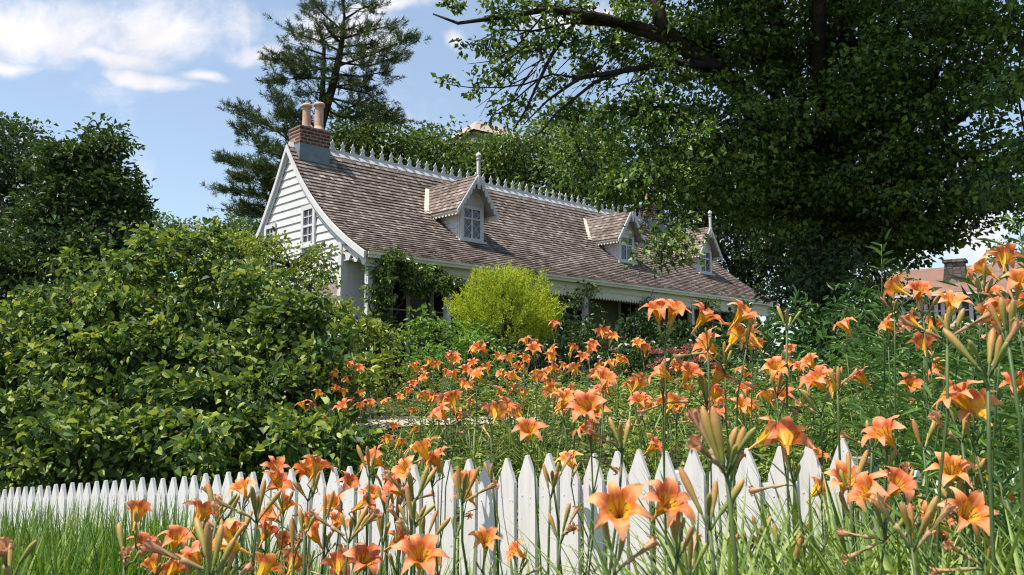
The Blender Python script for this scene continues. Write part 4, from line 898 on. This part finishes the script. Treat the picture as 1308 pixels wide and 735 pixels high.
tag(link('undergrowth', mb.mesh('undergrowth', M['under'])), 'low leafy undergrowth between the daylilies on the bank', 'undergrowth', kind='stuff')

mb = MB()
P, c, q = scatter(rng, 800, -5.5, 2.6, 4.6, 9.4); P = off_path(P)[0]; P = P[(P[:, 1] > 7.4) | (P[:, 0] > 2.4)]; P = P[P[:, 0] > -.6]; herb(mb, P, .35 + .45 * rng.random(len(P)), rng, 46, .075, .36, .16)
P, c, q = scatter(rng, 260, -3.5, -.2, 3.1, 4.6); herb(mb, P, .35 + .4 * rng.random(len(P)), rng, 46, .07, .34, .14)
tag(link('ground_cover', mb.mesh('ground_cover', M['lance'])), 'darker leafy ground cover under the veranda and behind the right pickets', 'ground cover', kind='stuff')

# tall lance-leaved plants on the right
def lance_plant(top, lean, seed, label):
    rng = rs(seed); top = np.asarray(top); b = np.array([top[0] + lean[0], top[1] + lean[1], 0]); b[2] = gz(b[0], b[1]); h = top[2] - b[2]
    root = thing('tall_leafy_plant', label, 'plant', b, 'tall lance leaved plants at the right'); st, lf = MB(), MB()
    pts = bez(b, top, 0, 8, rng, .008); st.tube(pts, np.linspace(.006, .002, 8), 5)
    n = int(h * 95); f = .16 + .84 * rng.random(n) ** .8; seg = f * 7; P = np.stack([np.interp(seg, np.arange(8), pts[:, k]) for k in range(3)], 1)
    a = rng.random(n) * 6.283; o = np.stack([np.cos(a), np.sin(a), .55 + .9 * (f - .6) + rng.normal(size=n) * .2], 1)
    side = rng.random(n) < .45; P = P + np.where(side[:, None], unit(o) * rng.random((n, 1)) * .11, 0)
    L = (.055 + .065 * rng.random(n)) * (1.15 - .45 * f); add_leaves(lf, P, o, ZZ + rng.normal(size=(n, 3)) * .4, L, L * .17, .1, .35, 'oval')
    part('stem', st, 'stem', root, True); part('leaves', lf, 'lance', root)
TOPS = [(1126, 312, 3.7), (1165, 395, 3.9), (1090, 395, 4.4), (1200, 425, 3.4), (1246, 345, 3.1), (1302, 288, 2.9), (1225, 455, 2.9), (1272, 398, 3.3), (1150, 440, 3.5), (1104, 462, 3.9), (1190, 520, 2.7), (1290, 470, 2.5), (1240, 560, 2.3),
        (1300, 590, 2.1), (1062, 478, 4.3), (1022, 492, 4.6), (1180, 455, 3.1), (1130, 500, 3.3), (1085, 520, 3.5), (1262, 505, 2.7), (1215, 610, 2.2), (1290, 370, 3.6), (1145, 560, 2.6), (1110, 430, 4.6), (1306, 410, 3.0), (1230, 395, 4.0), (1185, 370, 4.4),
        (1278, 620, 2.0), (1050, 520, 3.9), (1165, 610, 2.4), (1306, 520, 2.3), (1250, 455, 3.6), (1200, 480, 3.8), (1120, 540, 2.9)]
TOPS = sorted(TOPS); ORD = ['first', 'second', 'third', 'fourth', 'fifth', 'sixth', 'seventh', 'eighth', 'ninth', 'tenth', 'eleventh', 'twelfth', 'thirteenth', 'fourteenth', 'fifteenth', 'sixteenth', 'seventeenth', 'eighteenth', 'nineteenth', 'twentieth',
       'twenty first', 'twenty second', 'twenty third', 'twenty fourth', 'twenty fifth', 'twenty sixth', 'twenty seventh', 'twenty eighth', 'twenty ninth', 'thirtieth', 'thirty first', 'thirty second', 'thirty third', 'thirty fourth', 'thirty fifth', 'thirty sixth']
rng = rs(81)
def size_word(h): return 'towering' if h > 1.45 else ('tall' if h > 1.1 else ('middling' if h > .8 else 'short'))
bysz = {}
for q in TOPS:
    p = at(*q); bysz.setdefault(size_word(p[2] - gz(p[0], p[1])), []).append(q)
for sz, qs in bysz.items():
    for i, q in enumerate(qs):
        lance_plant(at(*q), rng.normal(size=2) * .12, 900 + int(q[0]), f'{sz} lance leaved plant, {ORD[i]} from left of the {sz} ones beside the fence')

# ------------------------------------------------------------------ daylilies
def flower_mesh(seed, openness=1.0, recurve=1.0, wilt=False):
    """axis +Z, mouth up, base at the origin, about 0.11 wide"""
    rng = rs(seed); mb = MB(); nu, nv = 9, 7
    for k in range(6):
        inner = k % 2; a0 = k * math.pi / 3 + rng.normal() * .06; Lr = (.066 if inner else .062) * openness * rng.uniform(.92, 1.08); wmax = (.0185 if inner else .0125) * rng.uniform(.9, 1.1)
        rc = recurve * rng.uniform(.7, 1.3); tw = rng.normal() * .12; V = []; UV = []
        for i in range(nu):
            t = i / (nu - 1)
            r = .005 + Lr * (t ** 1.38); z = .018 + .062 * math.sin(min(t, .78) / .78 * math.pi / 2) - max(0, t - .62) ** 1.5 * .075 * rc
            w = wmax * (math.sin(math.pi * min(1, .12 + t * .80)) ** .8) * (1 - t ** 7) + .0012
            for j in range(nv):
                v = j / (nv - 1) * 2 - 1
                ruff = .0035 * math.sin(t * 13 + j * 1.3 + k) * abs(v) ** 2 * (t > .3)
                cup = (.30 * (1 - t) + .06) * w * (v * v); lat = v * w
                x = r - cup * .3; zz_ = z + cup + ruff + tw * lat
                V.append((x * math.cos(a0) - lat * math.sin(a0), x * math.sin(a0) + lat * math.cos(a0), zz_ + (.0012 if inner else 0))); UV.append((t, j / (nv - 1)))
        V = np.array(V)
        if wilt:
            ang = V[:, 2] * 28; x, y = V[:, 0].copy(), V[:, 1].copy(); s_ = .25
            V[:, 0] = (x * np.cos(ang) - y * np.sin(ang)) * s_; V[:, 1] = (x * np.sin(ang) + y * np.cos(ang)) * s_; V[:, 2] *= 1.05; V += rng.normal(size=V.shape) * .0004
        q = np.array([[i * nv + j, i * nv + j + 1, (i + 1) * nv + j + 1, (i + 1) * nv + j] for i in range(nu - 1) for j in range(nv - 1)])
        mb.add(V, q, UV)
    mb.tube([(0, 0, -.016), (0, 0, 0), (0, 0, .012), (0, 0, .022)], [.0022, .0035, .0048, .0058], 7)
    mb.uv[-1][:] = (.02, .5)
    return mb.mesh('flower', M['wilt'] if wilt else M['petal'], True)
def stamen_mesh(seed):
    rng = rs(seed); mb = MB()
    for k in range(7):
        a = k * .9 + rng.normal() * .1; rr = .017 if k < 6 else .02; L = .066 if k < 6 else .078; d = np.array([math.cos(a), math.sin(a), 0])
        p = [np.array([0, 0, .02]), d * rr * .35 + ZZ * L * .6, d * rr + ZZ * L]; mb.tube(p, [.0008, .0007, .0006], 4); 
        if k < 6: mb.tube([p[2] - d * .003, p[2], p[2] + d * .003 + ZZ * .002], [.0008, .0015, .0008], 4)
    return mb.mesh('stamens', M['anther'])
def bud_mesh(L, r, green, seed, split=False):
    rng = rs(seed); mb = MB(); pr = [(0, .35), (.08, .55), (.2, .55), (.35, .72), (.55, .95), (.72, 1.0), (.86, .82), (.95, .5), (1, .12)]
    bx, by = rng.normal(size=2) * L * .05
    pts = [(bx * z * z, by * z * z, z * L) for z, q in pr]; mb.tube(pts, [q * r * .80 for z, q in pr], 9, uv=True)
    return mb.mesh('bud', M['green_bud'] if green else M['bud'], True)
FM = [flower_mesh(1, 1, 1), flower_mesh(2, .95, 1.35), flower_mesh(3, 1.05, .7), flower_mesh(4, .72, .4), flower_mesh(5, .9, 1.6)]
WM = [flower_mesh(6, 1, .5, True), flower_mesh(7, .9, .4, True)]
STM = [stamen_mesh(1), stamen_mesh(2)]
BM = [bud_mesh(.075, .0085, False, 1), bud_mesh(.066, .0078, False, 2), bud_mesh(.058, .0075, False, 3), bud_mesh(.085, .0088, False, 4)]
GM = [bud_mesh(.045, .0062, True, 5), bud_mesh(.034, .0055, True, 6), bud_mesh(.056, .0068, True, 7)]
def orient(o, ax, roll):
    q = Vector(ax).to_track_quat('Z', 'Y'); from mathutils import Quaternion
    o.rotation_mode = 'QUATERNION'; o.rotation_quaternion = q @ Quaternion((0, 0, 1), roll)

LILIES = []          # (projected x, zone, root, n_open, n_bud, n_wilt)
def daylily(zone, Y, flowers, nbud, seed, sc=1.0, wilted=0, big=False, lean=None, small=False):
    """flowers: (px, py[, facing]) of open flowers; facing is an azimuth in degrees (0 = right, 90 = away, 270 = to the camera) or None"""
    rng = rs(seed); Ps = [at(f[0], f[1], Y + (rng.normal() * .05 if i else 0)) for i, f in enumerate(flowers)]
    cen = np.mean(Ps, 0); fork = cen - ZZ * (.105 if Ps else 0) * sc + np.append(rng.normal(size=2) * .012, 0)
    ln_ = np.array(lean) if lean is not None else rng.normal(size=2) * .10
    b = np.array([fork[0] + ln_[0], fork[1] + ln_[1], 0]); b[2] = gz(b[0], b[1])
    root = thing('daylily', 'x', 'daylily', b, 'orange daylilies')
    st = MB(); pts = bez(b - ZZ * .03, fork, 0, 9, rng, .006); pts[1:-1, :2] += (np.linspace(0, 1, 7) ** 2 * .0)[:, None]
    r0 = .0034 * sc; k = 5 if small else 7
    st.tube(pts, np.linspace(r0 * 1.15, r0 * .8, 9), k)
    nodes = []
    for i, p in enumerate(Ps):
        f = flowers[i]; az = math.radians(f[2]) if len(f) > 2 and f[2] is not None else rng.uniform(0, 6.283); el = math.radians(f[3]) if len(f) > 3 else math.radians(rng.uniform(28, 68))
        ax = np.array([math.cos(az) * math.cos(el), math.sin(az) * math.cos(el), math.sin(el)])
        base = p - ax * .055 * sc; ped = fork + (base - fork) * .55 + np.append(ax[:2] * .006, -.008)
        st.tube([fork - ZZ * .01, ped, base - ax * .016 * sc], [r0 * .75, r0 * .6, r0 * .55], 5)
        nodes.append(('f', base, ax, f))
    bends = [i for i in range(nbud)]
    for i in bends:
        az = rng.uniform(0, 6.283); el = math.radians(rng.uniform(48, 82)); ax = np.array([math.cos(az) * math.cos(el), math.sin(az) * math.cos(el), math.sin(el)])
        lift = rng.uniform(.0, .045) * sc; base = fork + np.append(ax[:2] * .028 * sc, lift)
        st.tube([fork - ZZ * .012, fork + np.append(ax[:2] * .014 * sc, lift * .35 - .002), base + ax * .004], [r0 * .7, r0 * .55, r0 * .5], 5); nodes.append(('b', base, ax, None))
    for i in range(wilted):
        az = rng.uniform(0, 6.283); el = math.radians(rng.uniform(-35, 30)); ax = np.array([math.cos(az) * math.cos(el), math.sin(az) * math.cos(el), math.sin(el)])
        base = fork + ax * .03 * sc - ZZ * .01; st.tube([fork - ZZ * .015, base], [r0 * .6, r0 * .5], 5); nodes.append(('w', base, ax, None))
    # small bracts up the stem
    for f_ in ((.72, .86) if not small else ()):
        p = pts[int(f_ * 8)]; a = rng.uniform(0, 6.283); d = np.array([math.cos(a) * .5, math.sin(a) * .5, .9]); st.tube([p, p + d * .02, p + d * .045], [.0025, .0028, .0004], 4)
    part('stem', st, 'stem', root, True)
    for kind, base, ax, f in nodes:
        if kind == 'f':
            o = link('flower', FM[rng.choice(5, p=[.32, .24, .2, .1, .14]) if not big else (0 if len(f) < 5 else f[4])], root, base - b); o.scale = [sc * rng.uniform(.94, 1.06)] * 3; orient(o, ax, rng.uniform(0, 6.28))
            if Y < 5.2: link('stamens', STM[rng.integers(2)], o)
        elif kind == 'b':
            o = link('bud', (BM[rng.integers(4)] if rng.random() < (.45 if not big else .8) else GM[rng.integers(3)]), root, base - b); o.scale = [sc * rng.uniform(.85, 1.1)] * 3; orient(o, ax, rng.uniform(0, 6.28))
        else:
            o = link('wilted_flower', WM[rng.integers(2)], root, base - b); o.scale = [sc] * 3; orient(o, ax, rng.uniform(0, 6.28))
    LILIES.append((proj(fork)[0], zone, root, len(Ps), nbud, wilted, proj(b)[0])); return root
A = 'open'
NEAR = [  # zone, depth, flowers, buds, wilted
    ('in the lower left grass', 2.6, [(185, 697), (225, 690)], 2, 0), ('in the lower left grass', 1.75, [(288, 692, 200, 30)], 4, 1), ('in the lower left grass', 3.2, [(310, 625)], 3, 1), ('in the lower left grass', 2.5, [(222, 728)], 3, 0),
    ('in the lower left grass', 2.4, [(338, 728)], 4, 1), ('against the left pickets', 3.3, [(352, 598)], 3, 0), ('against the left pickets', 2.7, [(405, 597)], 5, 0), ('against the left pickets', 2.9, [(395, 667), (365, 645)], 3, 1), ('against the left pickets', 3.0, [(445, 618), (427, 645)], 3, 0),
    ('against the left pickets', 3.1, [(477, 632)], 3, 1), ('against the left pickets', 3.0, [(480, 588), (505, 610)], 6, 0), ('against the left pickets', 2.7, [(541, 575), (557, 588)], 6, 0), ('against the left pickets', 2.9, [(517, 602)], 5, 1), ('against the left pickets', 2.2, [(465, 718)], 4, 1),
    ('against the left pickets', 1.55, [(537, 710, 280, 52)], 3, 1), ('against the left pickets', 3.0, [(362, 694)], 3, 0), ('against the left pickets', 2.9, [(430, 668)], 4, 0),
    ('against the middle pickets', 2.8, [(620, 690, 280, 55)], 2, 0), ('against the middle pickets', 3.2, [(660, 705)], 3, 1), ('over the middle pickets', 2.5, [(675, 550, 275, 50)], 2, 0), ('over the middle pickets', 2.3, [(750, 520, 240, 35), (752, 548)], 3, 1), ('over the middle pickets', 2.7, [(773, 485, 290, 55)], 3, 0),
    ('over the middle pickets', 3.3, [(835, 570)], 2, 1), ('over the middle pickets', 3.3, [(727, 588)], 2, 0), ('against the middle pickets', 2.7, [], 3, 1), ('against the middle pickets', 1.38, [(790, 652, 262, 38, 0)], 2, 1), ('against the middle pickets', 1.45, [(852, 642, 300, 42, 0)], 5, 0),
    ('high before the veranda', 2.5, [(840, 398, 250, 60), (860, 396, 300, 58)], 3, 1), ('high before the veranda', 2.4, [(900, 405, 330, 50)], 3, 1), ('high before the veranda', 2.4, [(948, 402, 320, 45)], 3, 0), ('high before the veranda', 2.5, [(940, 430, 20, 50), (905, 442, 200, 35)], 5, 1),
    ('high before the veranda', 2.7, [(845, 475, 180, 40)], 4, 2), ('high before the veranda', 2.6, [(880, 478, 300, 45), (920, 480)], 5, 1), ('over the right pickets', 1.9, [(985, 555, 340, 35), (1005, 560)], 3, 1), ('over the right pickets', 3.3, [(910, 528)], 4, 0),
    ('over the right pickets', 1.25, [], 6, 2), ('over the right pickets', 2.9, [(990, 470)], 5, 1), ('over the right pickets', 2.5, [(1045, 487, 200, 45)], 4, 1), ('over the right pickets', 3.4, [(1080, 417)], 2, 0), ('over the right pickets', 3.5, [(1035, 463)], 3, 0), ('over the right pickets', 3.3, [(960, 432)], 4, 0),
    ('over the right pickets', 2.9, [(1040, 580)], 2, 1), ('over the right pickets', 2.8, [(1045, 625)], 2, 0), ('among the leafy plants', 2.0, [(1130, 555, 200, 50)], 3, 0), ('among the leafy plants', 1.8, [(1145, 620, 290, 48), (1110, 630, 190, 35)], 3, 2), ('among the leafy plants', 2.1, [(1215, 603, 250, 50)], 4, 0),
    ('among the leafy plants', 1.75, [(1236, 657, 270, 40)], 3, 2), ('before the far brown house', 2.5, [(1215, 388, 270, 60)], 2, 0), ('before the far brown house', 2.8, [(1174, 372, 260, 50)], 4, 0), ('before the far brown house', 2.9, [(1147, 368)], 3, 0), ('among the leafy plants', 3.4, [(1165, 412), (1192, 416)], 3, 1),
    ('among the leafy plants', 3.3, [(1200, 470), (1163, 491)], 3, 2), ('before the far brown house', 2.6, [(1255, 342, 150, 45)], 5, 1), ('before the far brown house', 2.7, [(1283, 330)], 3, 0), ('among the leafy plants', 2.4, [(1303, 360, 250, 45)], 3, 0), ('over the right pickets', 3.1, [(1100, 482)], 3, 0),
    ('among the leafy plants', 3.4, [(1135, 415)], 3, 0), ('among the leafy plants', 2.9, [(1272, 432)], 4, 0), ('among the leafy plants', 3.2, [(1180, 440)], 3, 0), ('among the leafy plants', 1.5, [], 5, 0), ('among the leafy plants', 1.6, [], 4, 1), ('among the leafy plants', 1.7, [], 3, 1)]
rng = rs(96)
for i in range(30):
    if i % 5 < 3: px, py = rng.uniform(150, 640), rng.uniform(596, 728)
    else: px, py = rng.uniform(1075, 1306), rng.uniform(360, 690)
    if px < 330: py = max(py, 655)
    Y = rng.uniform(2.2, 3.1) if px < 700 else rng.uniform(2.0, 3.2)
    zone = 'in the lower left grass' if px < 330 else 'against the left pickets' if px < 600 else 'against the middle pickets' if px < 860 else 'among the leafy plants'
    fl = [(px, py)] + ([(px + rng.uniform(-26, 26), py + rng.uniform(8, 22))] if rng.random() < .35 else [])
    NEAR.append((zone, Y, fl, int(rng.integers(2, 5)), int(rng.random() < .4)))
PURE = {(24): (718, 672), (35): (925, 590), (59): (1240, 470), (60): (1285, 440), (61): (1190, 690)}
for i, (zone, Y, fl, nb, wl) in enumerate(NEAR):
    if fl: daylily(zone, Y, fl, nb, 300 + i, .88 if Y > 1.6 else .84, wl, big=any(len(q) > 4 for q in fl))
    else: daylily(zone, Y, [(*PURE[i], None)], nb, 300 + i, 1.05, wl, big=True) if False else None
def bud_scape(zone, px, py, Y, nb, wl, seed):
    """a scape that carries only buds and spent flowers"""
    global at
    keep = at(px, py, Y); rng = rs(seed); ln_ = rng.normal(size=2) * .07; b = np.array([keep[0] + ln_[0], keep[1] + ln_[1], 0]); b[2] = gz(b[0], b[1])
    root = thing('daylily', 'x', 'daylily', b, 'orange daylilies'); st = MB(); r0 = .0037; st.tube(bez(b - ZZ * .03, keep, 0, 8, rng, .004), np.linspace(r0 * 1.2, r0, 8), 7); nodes = []
    for i in range(nb + wl):
        az = i * 2.4 + rng.uniform(-.4, .4); el = math.radians(rng.uniform(48, 84)) if i < nb else math.radians(rng.uniform(20, 60)); ax = np.array([math.cos(az) * math.cos(el), math.sin(az) * math.cos(el), math.sin(el)])
        base = keep + np.append(ax[:2] * .03, rng.uniform(0, .03)); st.tube([keep - ZZ * .01, keep + np.append(ax[:2] * .016, .005), base + ax * .004], [r0 * .75, r0 * .6, r0 * .55], 6); nodes.append((i < nb, base, ax))
    part('stem', st, 'stem', root, True)
    for isb, base, ax in nodes:
        o = link('bud', BM[rng.integers(4)] if rng.random() < .75 else GM[rng.integers(3)], root, base - b) if isb else link('wilted_flower', WM[rng.integers(2)], root, base - b)
        o.scale = [rng.uniform(.95, 1.12)] * 3; orient(o, ax, rng.uniform(0, 6.28))
    LILIES.append((px, zone, root, 0, nb, wl, proj(b)[0]))
for i, q in enumerate([('against the middle pickets', 716, 690, 2.4, 2, 2), ('over the right pickets', 928, 602, 1.3, 6, 2), ('among the leafy plants', 1262, 478, 1.55, 5, 1), ('among the leafy plants', 1288, 440, 1.7, 5, 0), ('among the leafy plants', 1165, 700, 1.6, 4, 2), ('against the middle pickets', 906, 672, 1.5, 4, 0),
                       ('in the lower left grass', 160, 722, 1.9, 2, 1), ('in the lower left grass', 268, 735, 1.5, 4, 1), ('against the left pickets', 590, 640, 2.4, 5, 1), ('against the left pickets', 445, 690, 2.2, 4, 2), ('over the right pickets', 1005, 420, 2.9, 4, 0), ('over the right pickets', 1180, 575, 2.2, 3, 1),
                       ('among the leafy plants', 1210, 440, 2.0, 4, 2), ('over the middle pickets', 795, 575, 2.3, 4, 1), ('over the right pickets', 1070, 500, 2.6, 3, 1), ('against the left pickets', 525, 680, 2.5, 4, 1), ('against the middle pickets', 880, 738, 1.8, 3, 1), ('in the lower left grass', 12, 742, 1.5, 2, 1), ('over the right pickets', 1010, 738, 1.9, 3, 0)]):
    bud_scape(*q, 700 + i)
rng = rs(97)
for i in range(34):
    px = [rng.uniform(200, 480), rng.uniform(470, 640), rng.uniform(700, 1060), rng.uniform(1080, 1300)][i % 4]; Y = rng.uniform(2.0, 3.1)
    py = rng.uniform(650 if px < 330 else 585, 715) if px < 1060 else rng.uniform(450, 680)
    zone = 'in the lower left grass' if px < 330 else 'against the left pickets' if px < 600 else 'against the middle pickets' if px < 860 else 'over the right pickets' if px < 1080 else 'among the leafy plants'
    bud_scape(zone, px, py, Y, int(rng.integers(2, 5)), int(rng.integers(0, 2)), 800 + i)
FAR = [(447, 466, 7.6), (428, 479, 7.6), (443, 486, 7.6), (428, 497, 7.5), (406, 503, 6.8), (386, 517, 7.0), (401, 533, 7.2), (461, 503, 7.6), (449, 511, 7.6), (460, 519, 6.6), (473, 515, 7.4), (510, 508, 7.4), (493, 513, 7.6), (528, 491, 7.4), (552, 508, 7.4), (527, 525, 7.4), (566, 511, 6.2), (578, 523, 7.2), (555, 531, 7.2), (587, 533, 7),
       (600, 513, 6.6), (548, 464, 7.6), (577, 455, 7.6), (606, 447, 7.4), (604, 464, 7.2), (595, 473, 6.6), (570, 477, 6.2), (621, 471, 6.0), (635, 456, 7.0), (651, 458, 6.4), (660, 468, 7.2), (656, 481, 5.2), (638, 500, 6.4), (656, 497, 7), (620, 521, 6.6), (671, 436, 6.2), (682, 447, 5.4), (703, 456, 6.2), (703, 474, 6.6), (708, 415, 6.4),
       (770, 426, 5.8), (757, 441, 6.4), (731, 445, 6.0), (766, 470, 6.2), (503, 546, 6.8), (530, 548, 6.6), (495, 562, 6.0), (510, 566, 5.8), (700, 490, 6), (640, 478, 6.6), (590, 490, 6.8), (815, 440, 6.2), (735, 470, 6.4)]
rng = rs(95)
for i in range(46):
    px = rng.uniform(560, 1090); f_ = rng.random() ** .8; Y = 6.8 - 3.0 * f_; py = 432 + 95 * f_ + rng.uniform(-14, 14)
    if not (720 < px < 800 and py < 440): FAR.append((px, py, Y))
for i in range(20):
    px = rng.uniform(430, 1080); f_ = rng.random() ** 1.2; Y = 7.4 - 2.2 * f_; py = 455 + 78 * f_ + rng.uniform(-16, 16); FAR.append((px, py, Y))
rng = rs(91)
for i, (px, py, Y) in enumerate(FAR):
    zone = ('beside the left shrubbery' if px < 485 else 'along the pale path' if px < 590 else 'below the golden shrub' if px < 720 else 'right of the golden shrub' if px < 860 else 'behind the right pickets')
    fl = [(px, py)]
    if rng.random() < .3: fl.append((px + rng.uniform(6, 12), py + rng.uniform(2, 6)))
    daylily(zone, Y - .3, fl, int(rng.integers(1, 4)), 500 + i, .92, int(rng.random() < .25), small=True)
# labels: what it carries, then its order among the lilies of the same place
CNT = ['no', 'one', 'two', 'three', 'four', 'five', 'six', 'seven']
byz = {}
for q in LILIES: byz.setdefault((q[1], q[3]), []).append(q)
for (zone, nf), qs in byz.items():
    qs.sort(key=lambda q: q[0])
    for i, q in enumerate(qs):
        what = ('daylily stem with only buds' if nf == 0 else 'daylily with one open flower' if nf == 1 else f'daylily with {CNT[nf]} open flowers')
        where = '' if len(qs) == 1 else f', {ORD[i]} from left of those'
        q[2]['label'] = f'{what}{where} {zone}'
